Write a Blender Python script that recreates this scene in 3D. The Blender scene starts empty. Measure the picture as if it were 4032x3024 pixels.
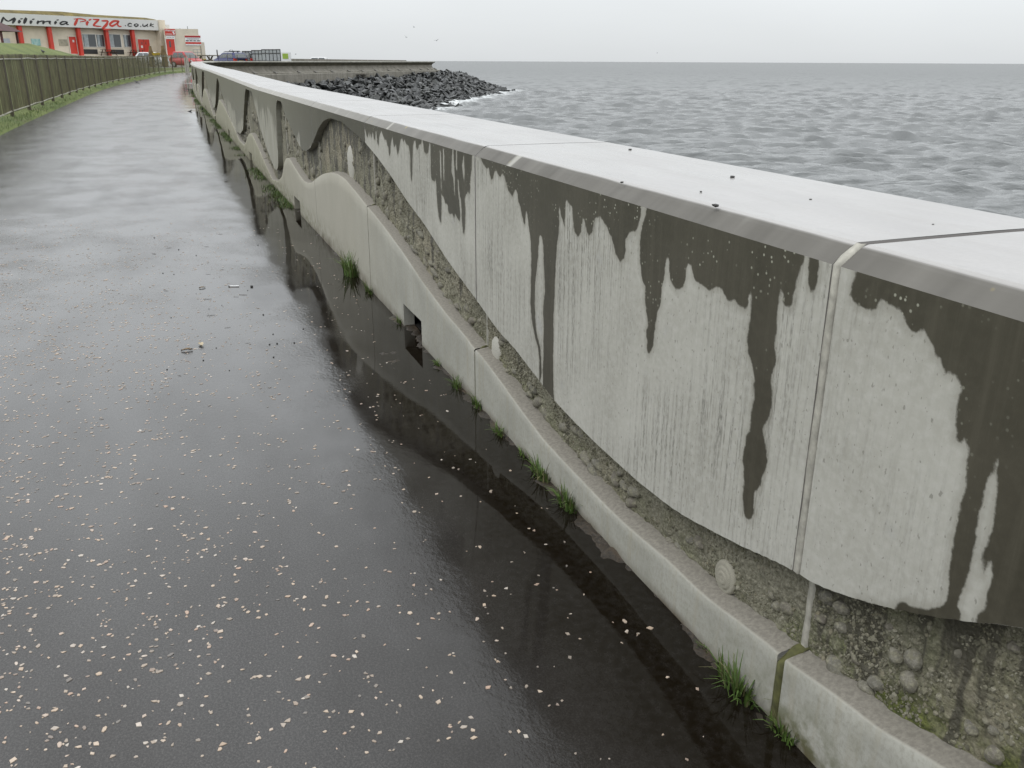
import bpy, bmesh, math, random
import numpy as np
from mathutils import Vector, Matrix
random.seed(7); RNG = np.random.default_rng(11)
SC = bpy.context.scene
COL = SC.collection

# ------------------------------------------------------------------ camera
F = 3486.0; CX, CY = 2016.0, 1512.0            # photograph is 4032 x 3024
PITCH = math.atan((1512 - 240) / F); ROLL = math.radians(0.27); EYE = 1.52
def ray(x, y):
    u = (x - CX) / F; v = -(y - CY) / F
    c, s = math.cos(ROLL), math.sin(ROLL); cp, sp = math.cos(PITCH), math.sin(PITCH)
    uu = u * c - v * s; vv = u * s + v * c
    return np.array([uu, cp + vv * sp, -sp + vv * cp])
cam = bpy.data.objects.new('camera', bpy.data.cameras.new('camera')); COL.objects.link(cam)
_c, _s = math.cos(ROLL), math.sin(ROLL); _cp, _sp = math.cos(PITCH), math.sin(PITCH)
_r = (_c, _s * _sp, _s * _cp); _u = (-_s, _c * _sp, _c * _cp); _f = (0, _cp, -_sp)
cam.matrix_world = Matrix(((_r[0], _u[0], -_f[0], 0), (_r[1], _u[1], -_f[1], 0), (_r[2], _u[2], -_f[2], EYE), (0, 0, 0, 1)))
cam.data.sensor_width = 36; cam.data.lens = F / 4032 * 36
cam.data.clip_start = 0.05; cam.data.clip_end = 30000
SC.camera = cam

# ------------------------------------------------------------------ sky (overcast) and sun
SUN_EL, SUN_AZ = math.radians(58), math.radians(-120)      # azimuth from +Y, clockwise
world = bpy.data.worlds.new('World'); SC.world = world; world.use_nodes = True
wt = world.node_tree; wt.nodes.clear()
wo = wt.nodes.new('ShaderNodeOutputWorld'); bg = wt.nodes.new('ShaderNodeBackground')
sky = wt.nodes.new('ShaderNodeTexSky'); sky.sky_type = 'NISHITA'; sky.sun_disc = False
sky.sun_elevation = SUN_EL; sky.sun_rotation = SUN_AZ
tc = wt.nodes.new('ShaderNodeTexCoord'); sep = wt.nodes.new('ShaderNodeSeparateXYZ')
wt.links.new(tc.outputs['Generated'], sep.inputs[0])
mr = wt.nodes.new('ShaderNodeMapRange'); mr.inputs['From Min'].default_value = 0.0; mr.inputs['From Max'].default_value = 1.0
mr.inputs['To Min'].default_value = 0.76; mr.inputs['To Max'].default_value = 2.2   # the standard overcast sky brightens towards the zenith
pw = wt.nodes.new('ShaderNodeMath'); pw.operation = 'POWER'; pw.inputs[1].default_value = 0.85; mx0 = wt.nodes.new('ShaderNodeMath'); mx0.operation = 'MAXIMUM'; mx0.inputs[1].default_value = 0.0
wt.links.new(sep.outputs['Z'], mx0.inputs[0]); wt.links.new(mx0.outputs[0], pw.inputs[0]); wt.links.new(pw.outputs[0], mr.inputs['Value'])
cn = wt.nodes.new('ShaderNodeTexNoise'); cn.inputs['Scale'].default_value = 2.2; cn.inputs['Detail'].default_value = 5
cmap = wt.nodes.new('ShaderNodeMapping'); cmap.inputs['Scale'].default_value = (1, 1, 4)
wt.links.new(tc.outputs['Generated'], cmap.inputs[0]); wt.links.new(cmap.outputs[0], cn.inputs['Vector'])
cm = wt.nodes.new('ShaderNodeMapRange'); cm.inputs['To Min'].default_value = 0.955; cm.inputs['To Max'].default_value = 1.045
cm.inputs['From Min'].default_value = 0.25; cm.inputs['From Max'].default_value = 0.75
wt.links.new(cn.outputs['Fac'], cm.inputs['Value'])
mu = wt.nodes.new('ShaderNodeMath'); mu.operation = 'MULTIPLY'
wt.links.new(mr.outputs[0], mu.inputs[0]); wt.links.new(cm.outputs[0], mu.inputs[1])
gc = wt.nodes.new('ShaderNodeVectorMath'); gc.operation = 'SCALE'; gc.inputs[0].default_value = (0.965, 1.0, 1.022)
wt.links.new(mu.outputs[0], gc.inputs['Scale'])
sk = wt.nodes.new('ShaderNodeVectorMath'); sk.operation = 'SCALE'; sk.inputs['Scale'].default_value = 0.08
wt.links.new(sky.outputs[0], sk.inputs[0])
mx = wt.nodes.new('ShaderNodeMix'); mx.data_type = 'RGBA'; mx.inputs['Factor'].default_value = 0.94
wt.links.new(sk.outputs[0], mx.inputs['A']); wt.links.new(gc.outputs[0], mx.inputs['B'])
wt.links.new(mx.outputs['Result'], bg.inputs['Color']); bg.inputs['Strength'].default_value = 1.0
wt.links.new(bg.outputs[0], wo.inputs['Surface'])
sun = bpy.data.objects.new('sun', bpy.data.lights.new('sun', 'SUN')); COL.objects.link(sun)
sun.data.energy = 0.8; sun.data.angle = math.radians(40); sun.data.color = (1.0, 0.97, 0.93)
_d = Vector((math.sin(SUN_AZ) * math.cos(SUN_EL), math.cos(SUN_AZ) * math.cos(SUN_EL), math.sin(SUN_EL)))
sun.rotation_euler = _d.to_track_quat('Z', 'Y').to_euler(); sun.location = (-30, -20, 40)
SC.view_settings.view_transform = 'Standard'; SC.view_settings.look = 'None'
SC.view_settings.exposure = 0.0; SC.view_settings.gamma = 1.0; SC.view_settings.use_curve_mapping = False
SC.cycles.use_denoising = True; SC.cycles.max_bounces = 6; SC.cycles.diffuse_bounces = 3
SC.cycles.glossy_bounces = 3; SC.cycles.caustics_reflective = False; SC.cycles.caustics_refractive = False

# ------------------------------------------------------------------ noise, mesh and node helpers
def _hash(ix, iy, seed):
    h = (ix * 374761393 + iy * 668265263 + seed * 974634777) & 0x7fffffff
    h = ((h ^ (h >> 13)) * 1274126177) & 0x7fffffff
    return ((h ^ (h >> 16)) & 0xffff) / 65535.0
def vnoise(x, y, seed=0):
    x = np.asarray(x, float); y = np.asarray(y, float)
    ix = np.floor(x).astype(np.int64); iy = np.floor(y).astype(np.int64)
    fx = x - ix; fy = y - iy; fx = fx * fx * (3 - 2 * fx); fy = fy * fy * (3 - 2 * fy)
    a = _hash(ix, iy, seed); b = _hash(ix + 1, iy, seed); c = _hash(ix, iy + 1, seed); d = _hash(ix + 1, iy + 1, seed)
    return (a + (b - a) * fx) * (1 - fy) + (c + (d - c) * fx) * fy
def fbm(x, y, seed=0, oct=4):
    t = 0; a = 0.5
    for o in range(oct):
        t = t + a * vnoise(x * 2 ** o, y * 2 ** o, seed + o * 17); a *= 0.5
    return t
def smooth01(x): x = np.clip(x, 0, 1); return x * x * (3 - 2 * x)

def mesh_data(name, verts, faces, mats, uvs=None, attrs=None, fmat=None, smooth=False):
    me = bpy.data.meshes.new(name)
    me.from_pydata([tuple(v) for v in np.asarray(verts, float).tolist()], [], [tuple(f) for f in faces])
    for m in (mats if isinstance(mats, (list, tuple)) else [mats]): me.materials.append(m)
    if fmat is not None: me.polygons.foreach_set('material_index', np.asarray(fmat, np.int32))
    if uvs is not None:
        uv = me.uv_layers.new(name='UVMap'); li = np.empty(len(me.loops), np.int32); me.loops.foreach_get('vertex_index', li)
        uv.data.foreach_set('uv', np.asarray(uvs, np.float32)[li].ravel())
    for k, v in (attrs or {}).items():
        at = me.attributes.new(k, 'FLOAT', 'POINT'); at.data.foreach_set('value', np.asarray(v, np.float32))
    if smooth is True: me.polygons.foreach_set('use_smooth', np.ones(len(me.polygons), bool))
    elif smooth is not False: me.polygons.foreach_set('use_smooth', np.asarray(smooth, bool))
    me.update(); return me
def put(name, me, parent=None, loc=None, rot=None, scale=None):
    o = bpy.data.objects.new(name, me); COL.objects.link(o)
    if loc is not None: o.location = loc
    if rot is not None: o.rotation_euler = rot
    if scale is not None: o.scale = scale
    if parent is not None:
        o.parent = parent; o.matrix_parent_inverse = PINV.get(parent.name, Matrix.Identity(4))
    return o
PINV = {}
def obj(name, verts, faces, mats, parent=None, **kw): return put(name, mesh_data(name, verts, faces, mats, **kw), parent)
def tag(o, label=None, cat=None, group=None, kind=None):
    if label: o['label'] = label
    if cat: o['category'] = cat
    if group: o['group'] = group
    if kind: o['kind'] = kind
    return o
def thing(name, loc, label, cat, group=None):
    """an Empty at a thing's base; its parts are given in world coordinates"""
    o = bpy.data.objects.new(name, None); COL.objects.link(o); o.location = loc; o.empty_display_size = 0.2
    PINV[o.name] = Matrix.Translation(-Vector(loc)); tag(o, label, cat, group); return o
def lthing(name, label, cat, group=None):
    """an Empty whose parts are given in its own coordinates"""
    o = bpy.data.objects.new(name, None); COL.objects.link(o); o.empty_display_size = 0.2
    tag(o, label, cat, group); return o
def copy_tree(o, parent=None):
    c = o.copy(); COL.objects.link(c)
    if parent is not None: c.parent = parent
    for ch in [k for k in o.children]: copy_tree(ch, c)
    return c
class MB:
    """collects boxes, tubes and prisms into one mesh"""
    def __init__(s): s.v = []; s.f = []
    def quad(s, pts): n = len(s.v); s.v += [tuple(p) for p in pts]; s.f.append(tuple(range(n, n + len(pts)))); return s
    def hexa(s, p):
        n = len(s.v); s.v += [tuple(q) for q in p]
        s.f += [tuple(n + i for i in q) for q in ((3, 2, 1, 0), (4, 5, 6, 7), (0, 1, 5, 4), (1, 2, 6, 5), (2, 3, 7, 6), (3, 0, 4, 7))]; return s
    def box(s, a, b):
        (x0, y0, z0), (x1, y1, z1) = a, b
        return s.hexa([(x0, y0, z0), (x1, y0, z0), (x1, y1, z0), (x0, y1, z0), (x0, y0, z1), (x1, y0, z1), (x1, y1, z1), (x0, y1, z1)])
    def tube(s, a, b, r, n=8, r2=None):
        a, b = Vector(a), Vector(b); d = (b - a).normalized(); r2 = r if r2 is None else r2
        e = d.orthogonal().normalized(); g = d.cross(e); k = len(s.v)
        for c, rr in ((a, r), (b, r2)):
            for i in range(n):
                t = 2 * math.pi * i / n; s.v.append(tuple(c + (e * math.cos(t) + g * math.sin(t)) * rr))
        s.f += [(k + i, k + (i + 1) % n, k + n + (i + 1) % n, k + n + i) for i in range(n)]
        s.f += [tuple(k + i for i in reversed(range(n))), tuple(k + n + i for i in range(n))]; return s
    def bar(s, a, b, w, h):
        a, b = Vector(a), Vector(b); d = (b - a).normalized(); up = Vector((0, 0, 1))
        e = d.cross(up); e = e.normalized() if e.length > 1e-4 else Vector((1, 0, 0)); g = e.cross(d).normalized()
        p = []
        for c in (a, b):
            p += [c - e * w / 2 - g * h / 2, c + e * w / 2 - g * h / 2, c + e * w / 2 + g * h / 2, c - e * w / 2 + g * h / 2]
        return s.hexa([p[0], p[1], p[2], p[3], p[4], p[5], p[6], p[7]])
    def build(s, name, mat, parent=None, smooth=False): return obj(name, s.v, s.f, mat, parent, smooth=smooth)
    def mesh(s, name, mat, smooth=False): return mesh_data(name, s.v, s.f, mat, smooth=smooth)

class NT:
    def __init__(s, name):
        s.m = bpy.data.materials.new(name); s.m.use_nodes = True; s.t = s.m.node_tree
        s.b = s.t.nodes['Principled BSDF']
    def new(s, typ): return s.t.nodes.new('ShaderNode' + typ)
    def set(s, sock, v):
        if isinstance(v, bpy.types.NodeSocket): s.t.links.new(v, sock)
        elif isinstance(v, (tuple, list)) and len(v) == 3 and sock.type == 'RGBA': sock.default_value = (*v, 1)
        else: sock.default_value = v
    def uv(s): n = s.new('UVMap'); n.uv_map = 'UVMap'; return n.outputs[0]
    def pos(s): return s.new('NewGeometry').outputs['Position']
    def objco(s): return s.new('TexCoord').outputs['Object']
    def island(s): return s.new('NewGeometry').outputs['Random Per Island']
    def rnd(s): return s.new('ObjectInfo').outputs['Random']
    def map(s, vec, scale=(1, 1, 1), loc=(0, 0, 0)):
        n = s.new('Mapping'); s.set(n.inputs[0], vec); n.inputs['Scale'].default_value = scale; n.inputs['Location'].default_value = loc; return n.outputs[0]
    def noise(s, vec, scale, detail=4, rough=0.55, dist=0.0):
        n = s.new('TexNoise'); s.set(n.inputs['Vector'], vec); n.inputs['Scale'].default_value = scale
        n.inputs['Detail'].default_value = detail; n.inputs['Roughness'].default_value = rough; n.inputs['Distortion'].default_value = dist
        return n.outputs['Fac']
    def voro(s, vec, scale, feature='F1', out='Distance', rand=1.0):
        n = s.new('TexVoronoi'); n.feature = feature; s.set(n.inputs['Vector'], vec); n.inputs['Scale'].default_value = scale
        n.inputs['Randomness'].default_value = rand; return n.outputs[out]
    def mr(s, v, a, b, c=0.0, d=1.0, smooth=False):
        n = s.new('MapRange'); s.set(n.inputs['Value'], v); n.interpolation_type = 'SMOOTHSTEP' if smooth else 'LINEAR'
        for k, q in (('From Min', a), ('From Max', b), ('To Min', c), ('To Max', d)): s.set(n.inputs[k], q)
        return n.outputs[0]
    def math(s, op, a, b=None):
        n = s.new('Math'); n.operation = op; s.set(n.inputs[0], a)
        if b is not None: s.set(n.inputs[1], b)
        return n.outputs[0]
    def mix(s, f, a, b, mode='MIX'):
        n = s.new('Mix'); n.data_type = 'RGBA'; n.blend_type = mode
        s.set(n.inputs['Factor'], f); s.set(n.inputs['A'], a); s.set(n.inputs['B'], b); return n.outputs['Result']
    def attr(s, name): n = s.new('Attribute'); n.attribute_name = name; return n.outputs['Fac']
    def sepx(s, v): n = s.new('SeparateXYZ'); s.set(n.inputs[0], v); return n.outputs
    def bump(s, h, strength=0.5, dist=0.01, normal=None):
        n = s.new('Bump'); s.set(n.inputs['Height'], h); s.set(n.inputs['Strength'], strength); n.inputs['Distance'].default_value = dist
        if normal is not None: s.set(n.inputs['Normal'], normal)
        return n.outputs[0]
    def out(s, color=None, rough=None, normal=None, **kw):
        if color is not None: s.set(s.b.inputs['Base Color'], color)
        if rough is not None: s.set(s.b.inputs['Roughness'], rough)
        if normal is not None: s.set(s.b.inputs['Normal'], normal)
        for k, v in kw.items(): s.set(s.b.inputs[k.replace('_', ' ')], v)
        return s.m
def plain(name, col, rough=0.6, var=0.12, scale=6, spec=0.5, metal=0.0):
    t = NT(name); n = t.noise(t.objco(), scale, 5)
    d = tuple(c * (1 - var) for c in col); l = tuple(min(1, c * (1 + var)) for c in col)
    return t.out(t.mix(t.mr(n, 0.3, 0.7), d, l), rough, Specular_IOR_Level=spec, Metallic=metal)

# ------------------------------------------------------------------ wall frame of reference: s along the wall, n towards the sea, z up
HD = math.radians(-20.8); DR = np.array([math.sin(HD), math.cos(HD)]); NN = np.array([math.cos(HD), -math.sin(HD)])
O2 = np.array([0.64, 1.80]); S_END = 59.0; PITCH_BAY = 2.305; J0 = -0.04
def bend(s): return 0.75 * (np.clip(np.asarray(s, float) - 26, 0, None) / 32) ** 2
def W(s, n, z):
    s = np.asarray(s, float); n = np.asarray(n, float) + bend(s); z = np.broadcast_to(np.asarray(z, float), s.shape)
    return np.stack([O2[0] + DR[0] * s + NN[0] * n, O2[1] + DR[1] * s + NN[1] * n, z], -1)
def sz(x, y, off=0.0):
    """photo pixel -> (s, z) on the wall's face"""
    r = ray(x, y); k = ((O2 + NN * off) @ NN) / (r[:2] @ NN); p = r * k
    return float((p[:2] - O2) @ DR), float(EYE + p[2])
def ground(x, y, z=0.0):
    r = ray(x, y); k = (z - EYE) / r[2]; return r * k + np.array([0, 0, EYE])
def at(x, y, depth):
    r = ray(x, y); return r * (depth / r[1]) + np.array([0, 0, EYE])
def base_z(s): return np.interp(s, [-9, 13, 26, 50, 68, 83, 89, 91, 120], [0, 0, .10, .12, .20, .38, .45, .48, .6])
def rise_z(s): return np.interp(s, [-9, 12, 24, 59, 70], [0, 0, .10, .22, .24])
def face_top(s): return 1.135 + rise_z(s)

BP = [(4032,2466),(3831,2452),(3648,2423),(3459,2386),(3315,2340),(3161,2283),(3155,2257),(2900,2141),(2785,2081),(2649,2005),(2514,1897),(2351,1750),(2248,1647),(2177,1571),(2123,1498),(2025,1370),(1960,1300),(1881,1188),(1768,1034),(1669,880),(1597,783),(1537,689),(1477,608),(1429,551),(1386,515),(1347,481),(1317,466),(1293,466),(1272,477),(1254,505),(1236,551),(1221,584),(1205,595),(1193,591),(1178,572),(1157,527),(1133,475),(1119,442),(1110,411),(1104,396),(1096,391),(1089,399),(1086,418),(1089,481),(1093,571),(1096,632),(1095,659),(1089,671),(1080,662),(1062,616),(1043,565),(1025,505),(1007,430),(992,366),(980,343),(973,338),(968,345),(964,370),(960,437),(957,509),(946,527),(931,516),(917,489),(903,453),(888,413),(874,369),(859,315)]
AP = [(3716,3013),(3590,2933),(3459,2859),(3315,2744),(3167,2641),(3109,2612),(3081,2566),(3000,2509),(2914,2440),(2800,2360),(2622,2190),(2568,2146),(2459,2054),(2351,1946),(2242,1832),(2150,1734),(2074,1636),(2004,1539),(1944,1457),(1895,1392),(1879,1381),(1836,1320),(1768,1242),(1678,1124),(1588,989),(1497,867),(1445,806),(1407,758),(1362,704),(1334,686),(1307,679),(1276,684),(1253,699),(1230,719),(1215,720),(1200,713),(1182,689),(1161,656),(1143,625),(1131,622),(1122,638),(1117,677),(1113,695),(1098,713),(1074,707),(1064,683),(1049,650),(1034,613),(1022,589),(1013,568),(1001,541),(992,526),(983,525),(977,538),(971,559),(962,571),(942,550),(924,503),(903,460),(881,413),(866,391)]
SS = np.arange(-5.0, 62.0, 0.01)
def curve(pix, head, far):
    p = np.array([sz(*q) for q in pix]); o = np.argsort(p[:, 0]); p = p[o]
    h = np.array(head); se = p[-1, 0]
    fs = np.arange(se + 0.4, 62, 0.4); fz = far(fs)
    xs = np.r_[h[:, 0], p[:, 0], fs]; zs = np.r_[h[:, 1], p[:, 1], fz]
    z = np.interp(SS, xs, zs); k = np.exp(-0.5 * (np.arange(-12, 13) / 4.0) ** 2); k /= k.sum()
    return np.convolve(np.pad(z, 12, mode='edge'), k, 'valid')
CURVE_B = curve(BP, [(-5, .45), (-4, .5), (-3, .9), (-2.2, 1.04), (-1.6, .98), (-1.1, .84)], lambda s: .74 + .43 * np.cos(2 * np.pi * (s - 20.4 + .5 * np.sin(s * .37)) / 6.4) + rise_z(s) * .6)
CURVE_A = curve(AP, [(-5, .2), (-4, .25), (-3, .5), (-2.2, .62), (-1.6, .56), (-1.1, .44)], lambda s: .40 + .27 * np.cos(2 * np.pi * (s - 20.4 + .5 * np.sin(s * .37)) / 6.4) + base_z(s) * .5)
def fB(s): return np.minimum(np.interp(s, SS, CURVE_B), face_top(s) - 0.045)
def fA(s): return np.interp(s, SS, CURVE_A)

# ------------------------------------------------------------------ damp patches on the wall's face, traced as outlines
def px(pts, ox, oy, k): return [sz(ox + k * x, oy + k * y) for x, y in pts]
P1 = px([(165,180),(165,210),(185,262),(215,305),(230,295),(238,345),(250,390),(262,365),(272,325),(285,315),(300,345),(312,365),(325,340),(340,355),(355,410),(375,470),(403,507),(418,462),(428,452),(437,485),(445,550),(460,590),(468,645),(488,715),(495,700),(502,610),(510,640),(520,730),(532,820),(540,960),(532,1120),(533,1280),(545,1420),(565,1520),(588,1600),(596,1700),(594,1800),(590,1850),(606,1850),(612,1780),(611,1690),(603,1600),(575,1480),(562,1300),(570,1120),(585,940),(592,870),(600,790),(612,800),(625,850),(628,960),(632,1080),(636,1200),(625,1300),(627,1450),(625,1659),(622,1780),(624,2000),(710,2060),(698,1900),(700,1659),(705,1300),(712,1100),(725,850),(738,760),(742,690),(737,620),(742,580),(755,640),(768,690),(780,728),(785,650),(788,560),(795,520),(800,530),(815,560),(828,560),(838,590),(842,700),(852,760),(878,797),(895,770),(905,700),(915,660),(925,680),(940,765),(960,788),(980,770),(992,720),(1003,665),(1040,650),(1060,690),(1085,720),(1105,775),(1120,790),(1135,860),(1150,930),(1185,990),(1215,960),(1225,900),(1222,820),(1240,790),(1260,755),(1295,745),(1310,720),(1325,680),(1332,640),(1342,560),(1375,560),(1368,640),(1345,700),(1335,800),(1328,880),(1325,980),(1335,1080),(1350,1135),(1370,1150),(1365,1250),(1380,1380),(1385,1450),(1370,1500),(1375,1560),(1372,1620),(1390,1650),(1410,1630),(1425,1580),(1430,1500),(1440,1420),(1455,1350),(1475,1310),(1485,1180),(1500,1120),(1515,1000),(1525,940),(1535,950),(1540,1020),(1545,1090),(1560,1140),(1590,1180),(1620,1180),(1645,1150),(1660,1100),(1665,1040),(1680,1000),(1700,1000),(1710,1060),(1720,1100),(1750,1140),(1775,1145),(1800,1170),(1840,1195),(1870,1165),(1915,1170),(1940,1220),(1960,1275),(1985,1270),(2015,1255),(2045,1300),(2085,1320),(2110,1290),(2120,1220),(2135,1200)], 1800, 500, .5425)
P1 += px([(280,560),(280,640),(265,740),(248,850),(255,950),(280,1050),(290,1135)], 2800, 850, .5728)
P1 += px([(450,0),(462,150),(468,210),(445,250),(432,380),(412,520),(375,590),(360,720),(342,850),(348,960),(348,1150),(345,1300),(355,1430),(390,1500),(415,1522),(440,1500),(462,1440),(468,1250),(478,1200),(508,1190),(515,1150),(540,1140),(548,1060),(575,980),(605,880),(598,700),(570,570),(590,490),(612,460),(640,370),(660,260),(665,160),(655,0)], 2800, 1500, .3617)
P1 += px([(415,1120),(430,1080),(452,1000),(435,880),(450,760),(455,650),(465,560),(480,510),(492,530),(495,600),(530,640),(560,610),(575,540),(590,450),(610,390),(630,340),(655,260),(672,260),(670,380),(668,470),(690,520),(715,500),(735,440),(745,260)], 2800, 850, .5728)
P0 = px([(990,350),(990,395),(965,480),(958,560),(985,590),(1030,620),(1095,648),(1125,630),(1150,590),(1170,562),(1195,575),(1220,600),(1270,610),(1300,650),(1330,700),(1350,770),(1375,790),(1410,805),(1440,780),(1460,780),(1490,830),(1520,900),(1535,950),(1570,980),(1590,1040),(1615,1090),(1650,1080),(1680,1110),(1705,1170),(1710,1220),(1690,1310),(1675,1400),(1690,1470),(1685,1540),(1720,1560),(1755,1520),(1770,1600)], 2800, 850, .5728)
P0 += px([(1750,-450),(1735,-250),(1690,0),(1665,150),(1630,300),(1620,450),(1600,535),(1540,560),(1460,572),(1380,545),(1330,518),(1290,528),(1250,565),(1190,545),(1100,520),(1000,500),(1000,620),(1500,720),(1720,720),(1720,590),(1700,550),(1740,440),(1780,300),(1800,150),(1835,0),(1900,-300),(1950,-500),(1985,-480),(1960,-250),(1930,0),(1900,120),(1875,170),(1865,220),(1865,340),(1885,320),(1905,240),(1920,230),(1930,330),(1900,450),(1880,560),(1830,600),(1800,760),(2300,760)], 2800, 2074, .5727)
P0 += [(-.9, .55), (-1.1, 1.3)]
P2 = px([(92,60),(92,115),(110,190),(125,240),(140,310),(155,335),(168,250),(172,290),(180,330),(190,255),(200,330),(215,250),(230,340),(245,355),(252,240),(262,250),(272,380),(290,430),(298,310),(312,275),(325,240),(345,300),(365,360),(385,350),(400,430),(412,440),(420,550),(430,565),(437,510),(440,430),(455,360),(465,310),(475,420),(490,455),(505,425),(515,480),(530,550),(545,500),(560,400),(572,350),(585,330),(600,385),(615,340),(635,400),(665,420),(675,470),(685,560),(690,760),(695,850),(705,880),(712,760),(715,560),(722,440),(735,380),(752,355),(758,440),(775,485),(790,460),(800,410),(825,415),(835,340),(850,400),(860,490),(890,545),(910,530),(918,500),(925,400),(932,385),(942,420),(942,700),(950,820),(965,870),(985,880),(995,908),(1005,860),(1012,900),(1020,1040),(1030,1200),(1045,1320),(1065,1395),(1078,1390),(1080,1260),(1082,1040),(1110,1080),(1130,1150),(1155,1170),(1165,1260),(1190,1300),(1215,1280),(1240,1355),(1252,1290),(1280,1340),(1310,1385),(1318,1280),(1300,1120),(1285,950),(1282,860),(1295,860),(1300,960),(1312,1060),(1325,1100),(1332,1250),(1338,1420),(1350,1520),(1365,1545),(1375,1450),(1380,1300),(1375,1100),(1385,1050),(1410,1010),(1430,1050),(1440,1030),(1440,870),(1455,700),(1465,560),(1470,460)], 1400, 440, .31344)
HOLES = [px(h, 1400, 440, .31344) for h in ([(1060,480),(1072,500),(1082,950),(1076,980),(1066,800)],[(1100,460),(1110,500),(1115,870),(1108,860)],[(1218,450),(1232,460),(1240,700),(1250,900),(1248,1050),(1235,960),(1225,820),(1208,760),(1208,560)],[(1262,480),(1272,480),(1275,750),(1262,700)],[(1355,550),(1362,560),(1372,760),(1362,890),(1350,800),(1340,680)])]
def poly_sd(s, z, poly):
    """signed distance to an outline, positive inside"""
    p = np.array(poly); q = np.roll(p, -1, 0); ins = np.zeros(s.shape, bool); best = np.full(s.shape, 9.0)
    for (x0, y0), (x1, y1) in zip(p, q):
        if y0 != y1:
            cr = ((y0 > z) != (y1 > z)) & (s < (x1 - x0) * (z - y0) / (y1 - y0) + x0); ins ^= cr
        dx, dy = x1 - x0, y1 - y0; L = dx * dx + dy * dy + 1e-12
        t = np.clip(((s - x0) * dx + (z - y0) * dy) / L, 0, 1)
        best = np.minimum(best, (s - x0 - t * dx) ** 2 + (z - y0 - t * dy) ** 2)
    d = np.sqrt(best); return np.where(ins, d, -d)
def wetness(s, z, bay):
    if bay in (-1, 0, 1):
        w = poly_sd(s, z, {-1: P0, 0: P1, 1: P2}[bay])
        if bay == 1:
            for h in HOLES: w = np.minimum(w, -poly_sd(s, z, h))
        return w
    L = 0.02 + 0.16 * vnoise(s * 2.1, s * 0, 3) + 0.30 * vnoise(s * 7, s * 0, 5) ** 3 + 0.45 * vnoise(s * 19, s * 0, 8) ** 5 + .05 * vnoise(s * 60, s * 0, 9)
    L = L + np.interp(s, [4.6, 4.75, 6.6, 7.0, 7.6, 7.75, 8.6, 9.1, 9.9, 10.2, 12.5, 13.6, 15, 17, 60], [.25, .35, .4, .25, .55, .10, .5, .45, .1, .0, .05, .3, .5, .3, .3])
    return L - (face_top(s) - z)

# ------------------------------------------------------------------ materials
def concrete_face():
    t = NT('dry_and_damp_concrete'); uv = t.uv(); x = t.sepx(uv)
    big = t.noise(uv, 3.0, 5, 0.6); fine = t.noise(uv, 46, 5, 0.65); speck = t.noise(t.map(uv, (170, 42, 1)), 1.0, 3, 0.6)
    streak = t.noise(t.map(uv, (78, 2.2, 1)), 1.0, 3, 0.6); zone = t.noise(uv, 1.7, 2)
    dry = t.mix(t.mr(big, .3, .7), (.345, .335, .295), (.445, .435, .392))
    dry = t.mix(t.mr(fine, .42, .70, 0, .6), dry, (.49, .48, .445))
    sm = t.math('MULTIPLY', t.mr(streak, .45, .62), t.math('MULTIPLY', t.mr(zone, .38, .60), t.mr(x[0], -.1, .15, .35, 1.0)))
    dry = t.mix(t.math('MULTIPLY', sm, t.mr(speck, .40, .58, .15, .95)), dry, (.155, .15, .13))
    pit = t.mr(t.noise(t.map(uv, (1, .55, 1)), 105, 2, .5), .655, .70)
    dry = t.mix(t.math('MULTIPLY', pit, .6), dry, (.17, .165, .14))
    blue = t.mr(t.noise(uv, 5.5, 3), .66, .78, 0, .45); dry = t.mix(blue, dry, (.33, .33, .345))
    edge = t.noise(uv, 60, 3, .6); edge2 = t.noise(uv, 9, 2)
    sd = t.math('ADD', t.attr('wet'), t.math('ADD', t.mr(edge, 0, 1, -.006, .006), t.mr(edge2, 0, 1, -.012, .012)))
    wet = t.mr(sd, -.0025, .004, 0, 1, True)
    wc = t.mix(t.mr(big, .3, .7), (.043, .039, .027), (.072, .065, .048)); wc = t.mix(t.mr(fine, .45, .75, 0, .5), wc, (.085, .078, .057))
    deep = t.mr(t.attr('wet'), 0.0, .16, 0.0, .45); wc = t.mix(deep, wc, (.047, .043, .029)); wc = t.mix(t.mr(t.noise(t.map(uv, (34, 1.6, 1)), 1, 4, .6), .5, .72, 0, .5), wc, (.092, .084, .062))
    lich = t.math('MULTIPLY', t.mr(t.voro(uv, 70), .27, .17), t.mr(t.noise(uv, 5, 3), .46, .60))
    lich = t.math('MULTIPLY', lich, t.math('GREATER_THAN', t.sepx(t.voro(uv, 70, out='Color'))[0], .58)); lich = t.math('MULTIPLY', lich, t.mr(x[1], .75, 1.0)); wc = t.mix(lich, wc, (.32, .32, .26))
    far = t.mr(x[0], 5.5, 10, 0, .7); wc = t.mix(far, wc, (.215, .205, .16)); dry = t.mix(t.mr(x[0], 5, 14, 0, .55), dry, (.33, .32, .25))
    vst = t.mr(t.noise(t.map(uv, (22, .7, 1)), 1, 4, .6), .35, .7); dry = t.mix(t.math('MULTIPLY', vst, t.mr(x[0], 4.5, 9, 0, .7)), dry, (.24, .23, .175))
    halo = t.mr(sd, -.022, .0, 0, .38, True); dry = t.mix(halo, dry, (.20, .19, .155)); col = t.mix(wet, dry, wc)
    hgt = t.math('ADD', t.math('MULTIPLY', fine, .6), t.math('MULTIPLY', speck, -.25))
    return t.out(col, t.mr(wet, 0, 1, .88, .42), t.bump(hgt, .22, .003), Specular_IOR_Level=.4)
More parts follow.
